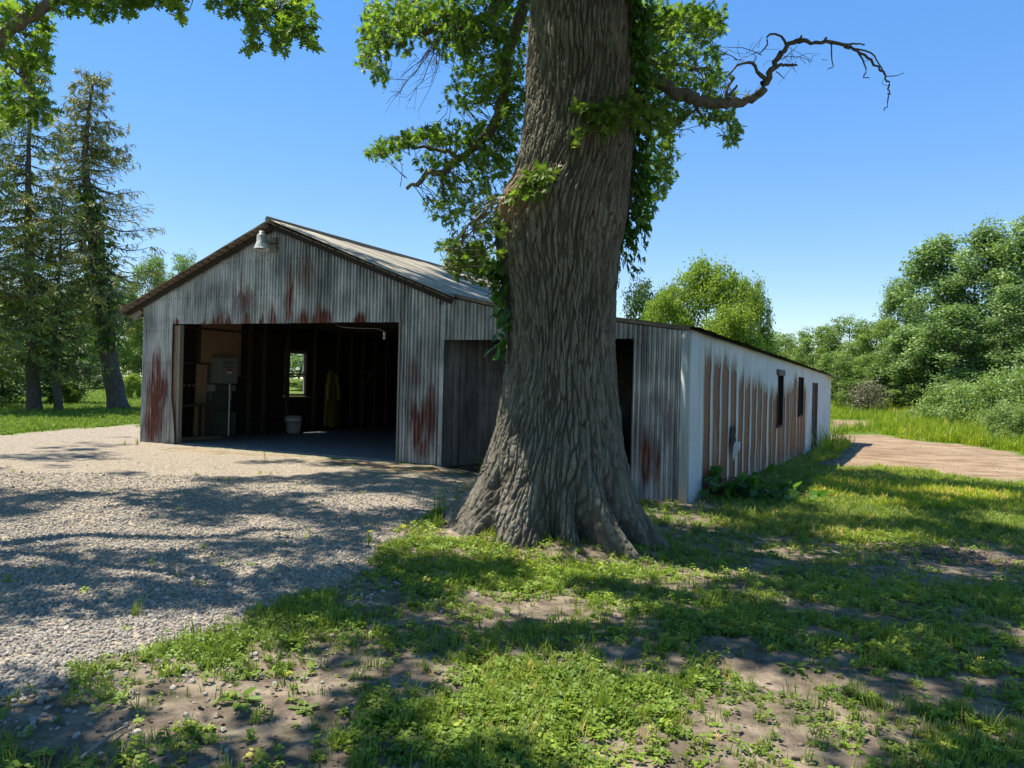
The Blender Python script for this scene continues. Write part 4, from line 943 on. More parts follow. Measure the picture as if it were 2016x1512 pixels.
# creeper climbing the right side of the trunk, and a second strand low on the left
vine = thing('climbing_vine', trunk_pt(-.2, 3.0), 'dark green creeper hanging down the right edge of the big oak trunk', 'vine')
def creeper(par, strands, n, tvs, size, spread):
    l, t_ = MB(), MB(); P, D, Nn = [], [], []
    for (angs, zs) in strands:
        A = np.interp(np.linspace(0, 1, 30), np.linspace(0, 1, len(angs)), angs) + np.cumsum(rng.normal(0, .012, 30)); Z_ = np.linspace(zs[0], zs[1], 30)
        pth = np.array([trunk_pt(a, z, .02) for a, z in zip(A, Z_)]); t_.tube(smooth_path(pth, 40, .004), np.linspace(.012, .005, 40), 4)
        for _ in range(n):
            k = rng.integers(0, 30); o = np.array([math.cos(A[k]), math.sin(A[k]), 0])
            P.append(pth[k] + o * abs(rng.normal(0, spread)) + rng.normal(0, spread * .7, 3)); d = rng.normal(0, .5, 3) + o * .5; d[2] -= .8; D.append(d); Nn.append(o * 1.2 + rng.normal(0, .4, 3) + [0, 0, .3])
    P, D, Nn = map(np.array, (P, D, Nn)); h = rng.random(len(P)) < .7
    l.inst(*tvs[0], orient(D[h], Nn[h], size * rng.uniform(.7, 1.3, h.sum())), P[h]); l.inst(*tvs[1], orient(D[~h], Nn[~h], size * rng.uniform(.7, 1.2, (~h).sum())), P[~h])
    l.build('foliage', MT['vineleaf'], par); t_.build('stem', MT['twig'], par)
creeper(vine, [([-.75, -.55, -.3], (5.6, 4.2)), ([-.55, -.3, -.1], (5.5, 3.6)), ([-.35, -.15, .0], (5.4, 3.1)), ([-.2, .0, .1], (5.0, 2.8)), ([-.05, .05, -.1], (4.4, 2.7)), ([-.15, -.05, -.1], (3.6, 2.55)), ([-.6, -.4, -.35], (5.6, 4.6))], 135, [(CREEP_V, CREEP_F), (OVATE_V, OVATE_F)], .10, .085)
vine2 = thing('ivy_strand', trunk_pt(math.pi, 2.2), 'broad-leaved ivy strand hanging on the left edge of the trunk before the barn roof', 'vine')
creeper(vine2, [([math.pi + .35, math.pi + .3, math.pi + .28], (2.85, 1.8)), ([math.pi + .5, math.pi + .4, math.pi + .3], (2.7, 2.0)), ([math.pi + .2, math.pi + .25, math.pi + .3], (2.6, 1.75))], 42, [(OVATE_V, OVATE_F), (OVATE_V, OVATE_F)], .125, .05)
dr_ = MB()
for a0, z0, z1 in ((-1.75, 3.3, 1.6), (-.9, 5.2, 4.1), (-1.35, 2.6, 1.75), (-.75, 4.0, 2.9)):
    Z_ = np.linspace(z0, z1, 24); A = a0 + np.cumsum(rng.normal(0, .02, 24)); dr_.tube(np.array([trunk_pt(a, z, .012) for a, z in zip(A, Z_)]), .005, 4)
dr_.build('dry_stem', MT['paletwig'], vine)

# upper crown: limbs above the picture and the leaf clumps that shade the yard
tocut = []
def lit_spots():
    L = [(110, 1040, 110, 28), (210, 995, 60, 12), (330, 1060, 60, 18), (450, 1140, 45, 16), (530, 1045, 55, 12), (525, 1100, 50, 12), (60, 1100, 40, 12), (370, 1105, 30, 10), (725, 985, 70, 10), (250, 950, 110, 14), (475, 925, 140, 10), (700, 1110, 60, 12), (40, 940, 100, 20),
         (150, 1268, 150, 34), (380, 1300, 110, 42), (450, 1350, 160, 26), (775, 1300, 90, 20), (1283, 1120, 70, 20), (1058, 1180, 90, 12), (1085, 1375, 150, 58), (1510, 1392, 120, 50), (1440, 1450, 160, 50), (1793, 1075, 75, 9), (1708, 1065, 60, 12), (1620, 985, 70, 14), (1990, 1030, 40, 14), (1338, 1022, 36, 6), (1983, 1260, 30, 12), (840, 1065, 70, 18), (980, 1085, 60, 18), (1500, 975, 40, 10), (880, 1210, 60, 14), (350, 1445, 70, 20), (650, 1240, 30, 8), (1250, 1440, 100, 60), (1680, 1010, 60, 8), (1880, 975, 60, 8), (560, 960, 60, 7), (330, 915, 130, 9)]
    return np.array(L, float)
LS = lit_spots(); LG = []
for (x, y, a, b) in LS:
    c0 = gpt(x, y); LG.append((c0[0], c0[1], a / FPX * c0[1], abs(gpt(x, y - b)[1] - gpt(x, y + b)[1]) / 2))
def shade_p(px, py, gx, gy):
    p = np.where(px < 830, .86, .88)
    p = np.where((py < 905) & (px < 1000), .0, p)
    p = np.where((py < 935) & (px < 1000) & (py >= 905), .45, p)
    p = np.where((px < 240) & (py < 930), .15, p)
    bnd = np.interp(px, [1380, 1560, 1700, 2016, 2600], [985, 925, 928, 968, 1050]); p = np.where((px > 1300) & (py < bnd), 0, p)
    for (cx_, cy_, ra, rb) in LG:
        mg = .34 if ra * rb > .045 else .06
        dx, dy = (gx - cx_) / (ra + mg), (gy - cy_) / (rb + mg); p = np.where(dx * dx + dy * dy < 1, 0, p)
    return p
crownP, neighP = [], []
N = 10500
gx = rng.uniform(-9, 12, N); gy = rng.uniform(1.2, 19, N)
px, py = project(gx, gy, ground(gx, gy)); pr_ = shade_p(px, py, gx, gy)
for x, y, p, a, b in zip(gx, gy, pr_, px, py):
    if rng.random() > p: continue
    Y0 = y + COT * .37 * 0
    for _try in range(6):
        z = (CAMZ + .75 + .57 * y) / (1 - .57 * .2) + rng.uniform(.0, 4.5)
        c = np.array([x + SUNH[0] * COT * z, y + SUNH[1] * COT * z, z])
        a2, b2 = project(c[0], max(c[1], .3), c[2])
        if b2 < -70 or a2 < -120 or a2 > 2140: break
    else: continue
    if c[0] < -5.2: neighP.append(c)
    else: crownP.append(c)
Lv = np.array([SUNH[0] * COT, SUNH[1] * COT, 1.0]); Lv /= np.linalg.norm(Lv)
tgt = [at(a, b, f) for a, b, c, d, e, f in MASS if a < 880 or a > 1280 or b > 300] + [at(1000, 760, 7.4), at(1010, 860, 7.3), at(1050, 200, 7.4), at(1040, 330, 7.4), at(1002, 640, 7.5), at(55, 60, 6.3), at(600, 60, 6.9)]
def sunny(c):
    for q in tgt:
        d = c - q; k = d @ Lv
        if k > 0 and np.linalg.norm(d - k * Lv) < .45: return True
    return False
crownP = [c for c in crownP if not sunny(c)]; neighP = [c for c in neighP if not sunny(c)]
def clumpleaves(mb, cs, n, rad_, size):
    cs = np.array(cs); P = np.repeat(cs, n, 0) + np.clip(rng.normal(0, rad_, (len(cs) * n, 3)), -1.7 * rad_, 1.7 * rad_) * [1, 1, .7]
    # keep everything above the top of the picture
    a2, b2 = project(P[:, 0], np.clip(P[:, 1], .3, None), P[:, 2]); k = (b2 < -25) | (a2 < -60) | (a2 > 2080); P = P[k]
    nn = rng.normal(0, .55, P.shape); nn[:, 2] += 1
    mb.inst(DIA_V, DIA_F, frame(nn) * (size * rng.uniform(.7, 1.3, len(P)))[:, None, None], P)
clumpleaves(lf, crownP, 30, .145, .13)
lf.build('crown', MT['oakleaf'], oak); tw.build('fine_branching', MT['twig'], oak)
top = np.array([cx[-1], OY, 8.0]); cp = np.array(crownP)
for k, (ax, ay, az) in enumerate(((-4.2, 6.5, 11), (3.6, 7.5, 12), (-1.5, 4.2, 10.5), (1.5, 12, 14), (-3.0, 11, 13), (5.0, 10.5, 13.5), (.6, 7.8, 15), (2.5, 4.5, 11))):
    m_ = MB(); e = np.array([ax, ay, az]); mid = top * .5 + e * .5 + [0, 0, .9]
    m_.tube(smooth_path([top - [0, 0, .6], top * .75 + e * .25 + [0, 0, .5], mid, e], 20, .05), np.linspace(.26, .05, 20), 8, jit=.08, wound=0.0); m_.build('limb', MT['limb'], oak, True)

# the neighbouring oak: trunk out of frame on the left, one limb and leafy twigs in the upper left of the picture
oak2 = thing('oak_tree', (-9.2, 7.5, 0), 'leafy oak limb reaching in at the upper left corner from a tree outside', 'tree')
m_ = MB(); P = smooth_path([(-9.2, 7.5, -.3), (-9.1, 7.5, 3), (-9.0, 7.4, 7), (-8.6, 7.2, 10)], 24, .02); m_.tube(P, np.interp(np.linspace(0, 1, 24), [0, .1, 1], [.75, .5, .3]), 20, jit=.05, wound=0.0); m_.build('trunk', MT['limb'], oak2, True)
l2, t2 = MB(), MB(); nl_ = []
m_ = MB()
for pts, Ys, a, b in (([(-420, 420), (-120, 160), (0, 74), (50, 36), (100, 0), (180, -60), (420, -140)], [7.0, 6.4, 6.2, 6.1, 6.1, 6.2, 6.5], .06, .035), ([(60, 30), (160, -10), (280, -30), (380, -10)], [6.1, 6.2, 6.3, 6.4], .02, .006), ([(420, -60), (480, -10), (540, 20), (590, 60)], [6.8, 6.9, 6.9, 6.9], .018, .005), ([(540, 18), (520, 60), (495, 95)], [6.9, 6.9, 6.9], .006, .003), ([(-20, 90), (40, 150), (70, 200)], [6.3, 6.6, 6.8], .015, .005), ([(-30, 40), (40, 62), (95, 90)], [6.3, 6.3, 6.3], .012, .004)):
    P = smooth_path(pix_path(pts, Ys), 26, .008); nl_.append(P); m_.tube(P, np.linspace(a, b, 26), 8, jit=.08, wound=0.0)
m_.build('limb', MT['limb'], oak2, True)
mass([(30, 20, 60, 28, 34, 6.2), (80, 60, 22, 36, 20, 6.3), (60, 105, 34, 28, 18, 6.5), (20, 100, 22, 40, 16, 6.5), (85, 120, 14, 18, 7, 6.5), (150, 4, 50, 18, 26, 6.2), (200, 14, 34, 24, 14, 6.3), (255, 12, 24, 22, 13, 6.3), (310, -4, 45, 18, 22, 6.3), (352, 14, 16, 24, 9, 6.4), (240, -15, 120, 14, 34, 6.3), (440, 12, 28, 22, 16, 6.8), (480, 20, 30, 18, 14, 6.9), (530, 18, 40, 28, 26, 6.9), (560, 45, 38, 32, 22, 6.9), (598, 42, 32, 40, 24, 6.9), (612, 90, 14, 12, 5, 6.9), (555, 85, 18, 28, 14, 6.9), (490, 98, 18, 10, 7, 6.9), (500, 60, 30, 14, 10, 6.9), (570, -5, 60, 14, 20, 6.9)], l2, t2, np.concatenate(nl_), .088, depth=.2, nl=(4, 8))
y2, ty2 = MB(), MB()
mass([(50, 190, 46, 34, 30, 9.5), (30, 230, 50, 28, 24, 9.5), (80, 215, 26, 24, 14, 9.6), (10, 160, 20, 30, 10, 9.4)], y2, ty2, np.concatenate([np.array(smooth_path(pix_path([(-120, 60), (-30, 130), (40, 180), (90, 225)], 9.5), 14)), np.array(smooth_path(pix_path([(-60, 160), (0, 200), (60, 240)], 9.5), 10))]), .12, depth=.3, nl=(5, 9))
if neighP: clumpleaves(l2, neighP, 32, .145, .13)
l2.build('crown', MT['oakleaf'], oak2); t2.build('fine_branching', MT['twig'], oak2); y2.build('outer_foliage', MT['limeleaf'], oak2)
for k, (ax, ay, az) in enumerate(((-6.5, 3.5, 8.5), (-6.0, 6.5, 10.5), (-10.5, 10, 12), (-7, 9.5, 12.5))):
    m_ = MB(); tp0 = np.array([-8.9, 7.35, 7.5]); e = np.array([ax, ay, az]); m_.tube(smooth_path([tp0, tp0 * .5 + e * .5 + [0, 0, .5], e], 14, .13), np.linspace(.18, .04, 14), 8, wound=0.0); m_.build('limb', MT['limb'], oak2, True)
print('crown clumps', len(crownP), len(neighP))
# ---------------------------------------------------------------- broadleaf trees built once per kind, unit height
def crown_tree(name, mat, seed, lobes, nclump, nper, lsize, crad, trunk_h=.3, tr=.018, flat=.7, tv=DIA_V, tf=DIA_F, up=1.0, barkm='bark2', stems=1, updir=False):
    """lobes: list of (x, y, z, rx, rz) in units of the tree's height"""
    global rng
    keep = rng; rng = np.random.default_rng(seed)
    root = bpy.data.objects.new(name, None); COL.objects.link(root)
    L = np.array(lobes, float); wts = L[:, 3] ** 2 * L[:, 4]; wts /= wts.sum()
    idx = rng.choice(len(L), nclump, p=wts)
    d = rng.normal(size=(nclump, 3)); d /= np.linalg.norm(d, axis=1, keepdims=True)
    r = rng.uniform(.35, 1.0, nclump) ** .6
    r = r * (1 + .13 * rng.normal(size=nclump))
    c = L[idx, :3] + d * r[:, None] * np.stack([L[idx, 3], L[idx, 3], L[idx, 4]], 1)
    c[:, 2] = np.clip(c[:, 2], .02, 1.1)
    sh = np.clip(.5 + .35 * d[:, 2] + rng.normal(0, .22, nclump), 0, 1)
    P = np.repeat(c, nper, 0) + rng.normal(0, crad, (nclump * nper, 3)) * [1, 1, flat]
    nn = rng.normal(0, .6, P.shape); nn[:, 2] += up
    tone = np.clip(rng.normal(.45, .2, nclump)[:, None] + rng.normal(0, .16, (nclump, nper)), 0, 1).ravel()
    m = MB()
    if updir:
        dd = rng.normal(0, .5, P.shape); dd[:, 2] += 1.0
        m.inst(tv, tf, orient(dd, nn, lsize * rng.uniform(.6, 1.3, len(P))), P, tone)
    else: m.inst(tv, tf, frame(nn) * (lsize * rng.uniform(.6, 1.3, len(P)))[:, None, None], P, tone)
    m.build('crown', mat, root)
    t = MB()
    for s in range(stems):
        o = np.array([rng.normal(0, .03), rng.normal(0, .03), 0]) if stems > 1 else np.zeros(3)
        zt = L[:, 2].max() if stems == 1 else L[rng.integers(len(L)), 2]
        pth = smooth_path([o + [0, 0, -.03], o + [rng.normal(0, .01), rng.normal(0, .01), trunk_h * .6], o * 1.5 + [rng.normal(0, .02), rng.normal(0, .02), zt * .7], o * 2 + [rng.normal(0, .03), rng.normal(0, .03), zt]], 14)
        t.tube(pth, np.linspace(tr, tr * .15, 14), 7, wound=0.0)
        for q in range(min(len(L), 9)):
            e = L[q, :3]; k = rng.integers(4, 9); b = pth[k]
            t.tube(smooth_path([b, b * .5 + e * .5 + [0, 0, -.01], e], 7), np.linspace(tr * .45, tr * .08, 7), 4, cap=False, wound=0.0)
    t.build('trunk', MT[barkm], root)
    rng = keep
    return root

def rlobes(seed, n, prof, rl, zl, zr):
    """random lobes whose distance from the axis follows prof(z)"""
    g = np.random.default_rng(seed); out = []
    for k in range(n):
        z = zl + (zr - zl) * (k + g.random()) / n; a = k * 2.4 + g.normal(0, .4); r = prof((z - zl) / (zr - zl))
        out.append((math.cos(a) * r * g.uniform(.5, 1), math.sin(a) * r * g.uniform(.5, 1), z, rl * g.uniform(.7, 1.25), rl * g.uniform(.6, 1.1)))
    return out
COTTON = [crown_tree('tall_tree', MT['cotton'], 40 + k, rlobes(140 + k, 34, lambda f: .22 * (1 - f ** 2.2) + .03, .070, .08, .94), 1150, 22, .018, .026, .2, .014, .6) for k in range(3)]
ROUND = [crown_tree('leafy_tree', MT['midtree'], 50 + k, rlobes(150 + k, 28, lambda f: .40 * math.sqrt(max(0, 1 - (f * 1.0) ** 2)) + .05, .11, .15, .92), 1100, 22, .022, .034, .2, .016, .30) for k in range(2)]
MAPLE = [crown_tree('bright_tree', MT['maple'], 60 + k, rlobes(160 + k, 30, lambda f: .42 * math.sqrt(max(0, 1 - f ** 1.8)) + .03, .125, .10, .95), 1700, 24, .022, .030, .12, .012, .8, up=.8) for k in range(2)]
DARKT = crown_tree('dark_tree', MT['darktree'], 70, rlobes(170, 15, lambda f: .34 * math.sqrt(max(0, 1 - f * f)) + .05, .15, .18, .9), 420, 20, .032, .035, .15, .016, .7)
SHRUB = [crown_tree('shrub', MT['shrub'], 80 + k, rlobes(180 + k, 12, lambda f: .62 * math.sqrt(max(0, 1 - f * f)) + .1, .26, .12, .8), 520, 20, .045, .06, .05, .014, .6, stems=4) for k in range(2)]
DSHR = crown_tree('dry_shrub', MT['deadshrub'], 90, rlobes(190, 9, lambda f: .5 * (1 - f) + .1, .24, .2, .85), 200, 14, .05, .07, .05, .016, .7, stems=5)
used_proto = set()
def place(proto, px, top, Y, wpx, label, cat, group, rot=None, gz_=None, name=None):
    o = proto if proto.name not in used_proto else copy_tree(proto)
    used_proto.add(proto.name)
    p = at(px, top, Y); g = float(ground(np.array([p[0]]), np.array([Y]))[0]) if gz_ is None else gz_
    h = (p[2] - g) / .98
    me = [c for c in proto.children if c.name.startswith('crown')][0].data
    if 'rad' not in me:
        co = np.zeros(len(me.vertices) * 3, np.float32); me.vertices.foreach_get('co', co); me['rad'] = float(np.percentile(np.abs(co.reshape(-1, 3)[:, 0]), 98)); me['top'] = float(np.percentile(co.reshape(-1, 3)[:, 2], 99.7))
    h = (p[2] - g) / me['top']
    wd = wpx / FPX * Y / 2 / me['rad']
    o.location = (p[0], Y, g - .02 * h); o.scale = (wd, wd, h); o.rotation_euler = (0, 0, rng.uniform(0, 6.28) if rot is None else rot)
    return tag(o, label, cat, group)
GR = 'tall pale green trees at the right edge of the field'
for i, (px, top, Y, wp, lb) in enumerate([
    (1848, 462, 78, 190, 'tall pale green tree with a double top, left half of the tallest group at right'),
    (1770, 545, 84, 130, 'slimmer tall tree stepping down on the left flank of the tallest right-hand group'),
    (1938, 436, 74, 170, 'tallest pale green tree, second in from the right edge of the photo'),
    (2040, 418, 70, 210, 'tall tree cut off by the upper right edge of the photo'),
    (1880, 600, 62, 190, 'lower bushy tree filling in beneath the tall trees above the grey shrubs'),
    (1800, 640, 66, 150, 'rounded lower tree left of the grey shrubs, in front of the tall trees'),
    (1990, 560, 60, 150, 'leafy lower tree at the right edge just above the grey shrubs'),
    (2130, 520, 56, 200, 'tall tree mostly outside the right edge of the photo')]):
    place(COTTON[i % 3], px, top, Y, wp, lb, 'tree', GR)
GM = 'green trees along the far end of the field'
for i, (px, top, Y, wp, lb) in enumerate([
    (1545, 655, 88, 110, 'small green tree in the dip of the skyline right of the bright tree'),
    (1610, 640, 84, 120, 'green tree with layered boughs above the far end of the shed roof'),
    (1672, 622, 82, 140, 'broad layered tree at the left of the dark field edge'),
    (1735, 628, 78, 130, 'rounded tree next to the slim tall tree on the field edge'),
    (1650, 690, 70, 110, 'lower tree standing right behind the far corner of the shed'),
    (1730, 690, 68, 120, 'lower green tree behind the dry grey shrub'),
    (1790, 720, 64, 110, 'lower green tree between the dry grey shrub and the pale shrubs')]):
    place(ROUND[i % 2], px, top, Y, wp, lb, 'tree', GM)
GB = 'bright yellow-green trees behind the shed'
for i, (px, top, Y, wp, lb) in enumerate([
    (1395, 508, 46, 170, 'tallest bright yellow-green tree behind the shed roof right of the oak trunk'),
    (1475, 545, 48, 105, 'bright tree with spiky upright shoots at the right end of the yellow-green group'),
    (1315, 560, 45, 130, 'bright yellow-green tree close right of the oak trunk behind the shed'),
    (1440, 600, 42, 150, 'lower bright tree just over the shed roof in the middle of the yellow-green group')]):
    place(MAPLE[i % 2], px, top, Y, wp, lb, 'tree', GB)
place(DARKT, 1258, 545, 54, 110, 'dark green tree between the oak trunk and the bright trees', 'tree', 'dark trees')
place(MAPLE[1], 925, 478, 38, 170, 'light green tree behind the barn roof just left of the oak trunk', 'tree', GB)
GL = 'green trees behind the left side of the barn'
for i, (px, top, Y, wp, lb) in enumerate([
    (300, 500, 74, 110, 'green tree behind the barn eave, leftmost of the pair on the open skyline'),
    (362, 496, 72, 100, 'green tree just above the left roof slope of the barn'),
    (430, 530, 76, 110, 'green tree mostly hidden by the left roof slope of the barn'),
    (235, 540, 70, 120, 'green tree seen through the gaps right of the leaning spruce'),
    (150, 560, 64, 150, 'green tree seen through the gap between the two spruces'),
    (40, 560, 60, 170, 'green tree behind the left spruce at the left edge'),
    (590, 640, 90, 190, 'green tree far off behind the barn window')]):
    place(ROUND[(i + 1) % 2], px, top, Y, wp, lb, 'tree', GL)
GS = 'pale grey-green shrubs at the right edge'
for i, (px, top, Y, wp, lb) in enumerate([
    (1880, 748, 46, 150, 'pale shrub at the left end of the shrub bank'),
    (1960, 722, 40, 170, 'pale grey-green shrub in the middle of the shrub bank'),
    (2050, 705, 36, 180, 'pale grey shrub cut off by the right edge of the photo'),
    (1815, 800, 52, 70, 'small low shrub at the foot of the trees left of the shrub bank'),
    (1990, 790, 30, 110, 'low green shrub in front of the pale shrubs at the right edge')]):
    place(SHRUB[i % 2], px, top, Y, wp, lb, 'shrub', GS)
place(DSHR, 1705, 742, 62, 110, 'dry grey half-dead shrub at the edge of the woods', 'shrub', None)
place(SHRUB[0], 600, 745, 72, 130, 'round green shrub at the field edge seen through the barn window', 'shrub', None)
# dark undergrowth left of the spruces
for px, top, Y, wp, lb in ((10, 640, 36, 190, 'dark bush at the left edge behind the first spruce'), (150, 705, 38, 120, 'dark bush between the spruce trunks'), (-40, 700, 31, 150, 'dark bush cut off by the left edge')):
    place(DARKT, px, top, Y, wp, lb, 'bush', 'dark trees')
place(MAPLE[0], 262, 735, 46, 44, 'small sunlit sapling beside the thick leaning spruce trunk', 'sapling', None)
place(MAPLE[1], 128, 752, 37, 60, 'small sunlit bush at the foot of the thin middle trunk', 'bush', None)

# far woods closing the horizon; strip behind the camera added to cut fill light
wl, wt_ = MB(), MB()
for (a, b, Y0, h0) in ((-120, -15, 104, 11), (-18, 60, 118, 8), (30, 130, 100, 7.5), (-130, 130, -45, 13)):
    n = int((b - a) * (15 if Y0 > 0 else 4)); x = rng.uniform(a, b, n); y = Y0 + rng.uniform(-5, 14, n)
    hh = h0 * (1 + .35 * n2(x, y * 0, .12, 51)) ; z = ground(x, y) + hh * rng.uniform(0, 1, n)
    cs = np.stack([x, y, z], 1); P = np.repeat(cs, 40, 0) + np.clip(rng.normal(0, .7, (n * 40, 3)), -1.3, 1.3) * [1.3, 1.3, .8]
    nn = rng.normal(0, .6, P.shape); nn[:, 2] += 1; wl.inst(DIA_V, DIA_F, frame(nn) * (.48 * rng.uniform(.6, 1.3, len(P)))[:, None, None], P, np.clip(np.repeat(rng.normal(.45, .2, n), 40) + rng.normal(0, .15, n * 40), 0, 1))
tag(wl.build('far_woods', MT['midtree']), kind='stuff')

# ---------------------------------------------------------------- spruces
SPR_V = np.array([[-.05, 0, 0], [.05, 0, 0], [.10, .45, -.05], [.02, 1, -.10], [-.02, 1, -.10], [-.10, .45, -.05]]); SPR_F = [np.array([[0, 1, 2, 5], [5, 2, 3, 4]])]
def spruce(name, px, base_y, path, r0, H, rprof, dens, label, mat, seed, low=.12, bare=lambda z, a: 0.0, ivy=None, droop=.25, nb=150):
    global rng
    keep = rng; rng = np.random.default_rng(seed)
    g = gpt(px, base_y); Y = g[1]
    pth = np.array([at(x, y, Y) for x, y in path]); pth[0, 2] = ground(np.array([g[0]]), np.array([Y]))[0] - .1
    root = thing(name, (pth[0, 0], Y, pth[0, 2]), label, 'spruce tree', 'spruces left of the barn')
    P = smooth_path(pth, 40, .01); zt = P[-1, 2] - P[0, 2]
    t = MB(); t.tube(P, np.interp(np.linspace(0, 1, 40), [0, .04, .12, .6, 1], [r0 * 1.45, r0 * 1.1, r0, r0 * .5, .015]), 12, jit=.06, wound=0.0); t.build('trunk', MT['bark2'], root, True)
    br, nd = MB(), MB(); PP, DD, NN, SS, CC = [], [], [], [], []
    for k in range(nb):
        f = low + (1 - low) * (k + rng.random()) / nb; i = min(39, int(f * 39)); b = P[i]
        a = rng.uniform(0, 2 * math.pi); Lb = rprof(f) * rng.uniform(.6, 1.15)
        bar = bare(f, math.cos(a)); el = .35 * (f - .55) - droop * (1 - f)
        h = np.array([math.cos(a), math.sin(a), 0])
        e = b + h * Lb + np.array([0, 0, el * Lb]); mid = b + h * Lb * .5 + np.array([0, 0, el * Lb * .5 - .10 * Lb])
        e[2] += .10 * Lb
        q = smooth_path([b, mid, e], 8, .01 * Lb); br.tube(q, np.linspace(.012 + .012 * Lb, .004, 8), 4, cap=False, wound=0.0)
        side = np.cross(h, [0, 0, 1])
        for j in range(int(3 + Lb * 6.5)):
            u = rng.uniform(.12, 1.0); p = q[min(7, int(u * 7.99))]
            dr_ = h * rng.uniform(.3, .9) + side * rng.choice([-1, 1]) * rng.uniform(.4, 1.0) + np.array([0, 0, rng.uniform(-.45, .05)])
            L2 = (1.05 - u * .6) * Lb * .42 * rng.uniform(.5, 1.1); dr_ /= np.linalg.norm(dr_)
            e2 = p + dr_ * L2 - np.array([0, 0, .12 * L2]); br.tube([p, (p + e2) / 2, e2], [.006, .004, .002], 3, cap=False, wound=0.0)
            nsp = int(dens * (3.5 + L2 * 19) * (1 - bar) * (.35 + .65 * u) + rng.random())
            tone = rng.random()
            for s in range(nsp):
                v = rng.uniform(.1, 1.05); PP.append(p + (e2 - p) * v + rng.normal(0, .03, 3)); d_ = dr_ + rng.normal(0, .5, 3); d_[2] -= .3; DD.append(d_); n_ = rng.normal(0, .5, 3); n_[2] += 1; NN.append(n_); SS.append(rng.uniform(.11, .27)); CC.append(np.clip(tone * .6 + rng.random() * .45 + (.25 if bar > .4 else 0), 0, 1))
    nd.inst(SPR_V, SPR_F, orient(np.array(DD), np.array(NN), np.array(SS)), np.array(PP), np.array(CC))
    br.build('branch_work', MT['bark2'], root); nd.build('needles', mat, root)
    if ivy:
        iv = MB(); n = 1500; f = rng.uniform(ivy[0], ivy[1], n); b = P[(f * 39).astype(int)]
        o = rng.normal(0, .30, (n, 3)) * [1, 1, .6] * np.clip(1.3 - np.abs(f - np.mean(ivy))[:, None] * 3, .35, 1.2); dd = rng.normal(0, .5, (n, 3)); dd[:, 2] -= .5
        iv.inst(OVATE_V, OVATE_F, orient(dd, o + [0, 0, .2], .27 * rng.uniform(.6, 1.2, n)), b + o); iv.build('ivy', MT['limeleaf'], root)
    rng = keep
    return root
spruce('spruce_tree', 68, 808, [(68, 808), (62, 640), (56, 470), (56, 300), (60, 100)], .24, 13, lambda f: (.6 + 3.0 * (1 - f)) if f > .3 else 2.7, 1.25, 'tall dark spruce with a straight pale trunk at the left edge', MT['needle'], 301, .23, lambda f, c: .45 if .25 < f < .62 and c > .2 else .05, nb=190)
spruce('spruce_tree', 234, 805, [(234, 806), (212, 690), (196, 560), (182, 440), (168, 330), (172, 240), (186, 142)], .36, 13, lambda f: (.5 + 3.5 * (1 - f) ** .8) if f > .35 else 2.6, 1.4, 'thin-crowned leaning spruce with a thick dark trunk, ivy and bare right-hand branches', MT['needle2'], 302, .27, lambda f, c: (.66 if c > -.3 else .3) if .36 < f < .72 else (.3 if f < .36 else .0), ivy=(.18, .62), nb=200)
spruce('spruce_tree', 116, 809, [(117, 809), (112, 760), (106, 700), (112, 610), (118, 500), (122, 380)], .15, 9, lambda f: .5 + 2.0 * (1 - f), 1.0, 'thin young spruce with a slender bent trunk between the two big spruces', MT['needle'], 303, .34, lambda f, c: .2, nb=110)
spruce('spruce_tree', -60, 812, [(-60, 812), (-50, 600), (-44, 400), (-30, 180)], .22, 12, lambda f: .6 + 2.8 * (1 - f), 1.1, 'dark spruce just outside the left edge with boughs reaching into the photo', MT['needle'], 304, .22, lambda f, c: .15, nb=130)
# ---------------------------------------------------------------- loose gravel
ico = []
ph = (1 + 5 ** .5) / 2
for a, b in ((-1, ph), (1, ph), (-1, -ph), (1, -ph)): ico.append((a, b, 0))
for a, b in ((-1, ph), (1, ph), (-1, -ph), (1, -ph)): ico.append((0, a, b))
for a, b in ((ph, -1), (ph, 1), (-ph, -1), (-ph, 1)): ico.append((a, 0, b))
ico = np.array(ico) / np.linalg.norm(ico[0])
IF = np.array([[0, 11, 5], [0, 5, 1], [0, 1, 7], [0, 7, 10], [0, 10, 11], [1, 5, 9], [5, 11, 4], [11, 10, 2], [10, 7, 6], [7, 1, 8], [3, 9, 4], [3, 4, 2], [3, 2, 6], [3, 6, 8], [3, 8, 9], [4, 9, 5], [2, 4, 11], [6, 2, 10], [8, 6, 7], [9, 8, 1]])
def rocks(mb, x, y, size, sink=.35, flat=(.55, .95)):
    for v in range(6):
        k = np.arange(len(x)) % 6 == v
        if not k.any(): continue
        tv = ico * (1 + rng.uniform(-.28, .28, (12, 1))); n = k.sum()
        s = np.stack([rng.uniform(.7, 1.35, n), rng.uniform(.6, 1.1, n), rng.uniform(*flat, n)], 1) * size[k][:, None]
        Mx = frame(np.stack([rng.normal(0, .35, n), rng.normal(0, .35, n), np.ones(n)], 1)) * s[:, None, :]
        mb.inst(tv, [IF], Mx, np.stack([x[k], y[k], gsurf(x[k], y[k]) + s[:, 2] * (1 - sink) - .003], 1))
gs = MB()
N = 98000; y = 2.5 + 8.5 * rng.random(N) ** 1.25; x = rng.uniform(-.92, .08, N) * y - .0; zg, zs_, zd_ = zones(x, y)
gmask = rng.random(N) < sm((zg - .25) / .55) * np.clip(1.05 - (y - 6) / 9, .3, 1)
rocks(gs, x[gmask], y[gmask], rng.uniform(.006, .0145, N)[gmask] * np.where(rng.random(N)[gmask] < .06, 1.6, 1.0))
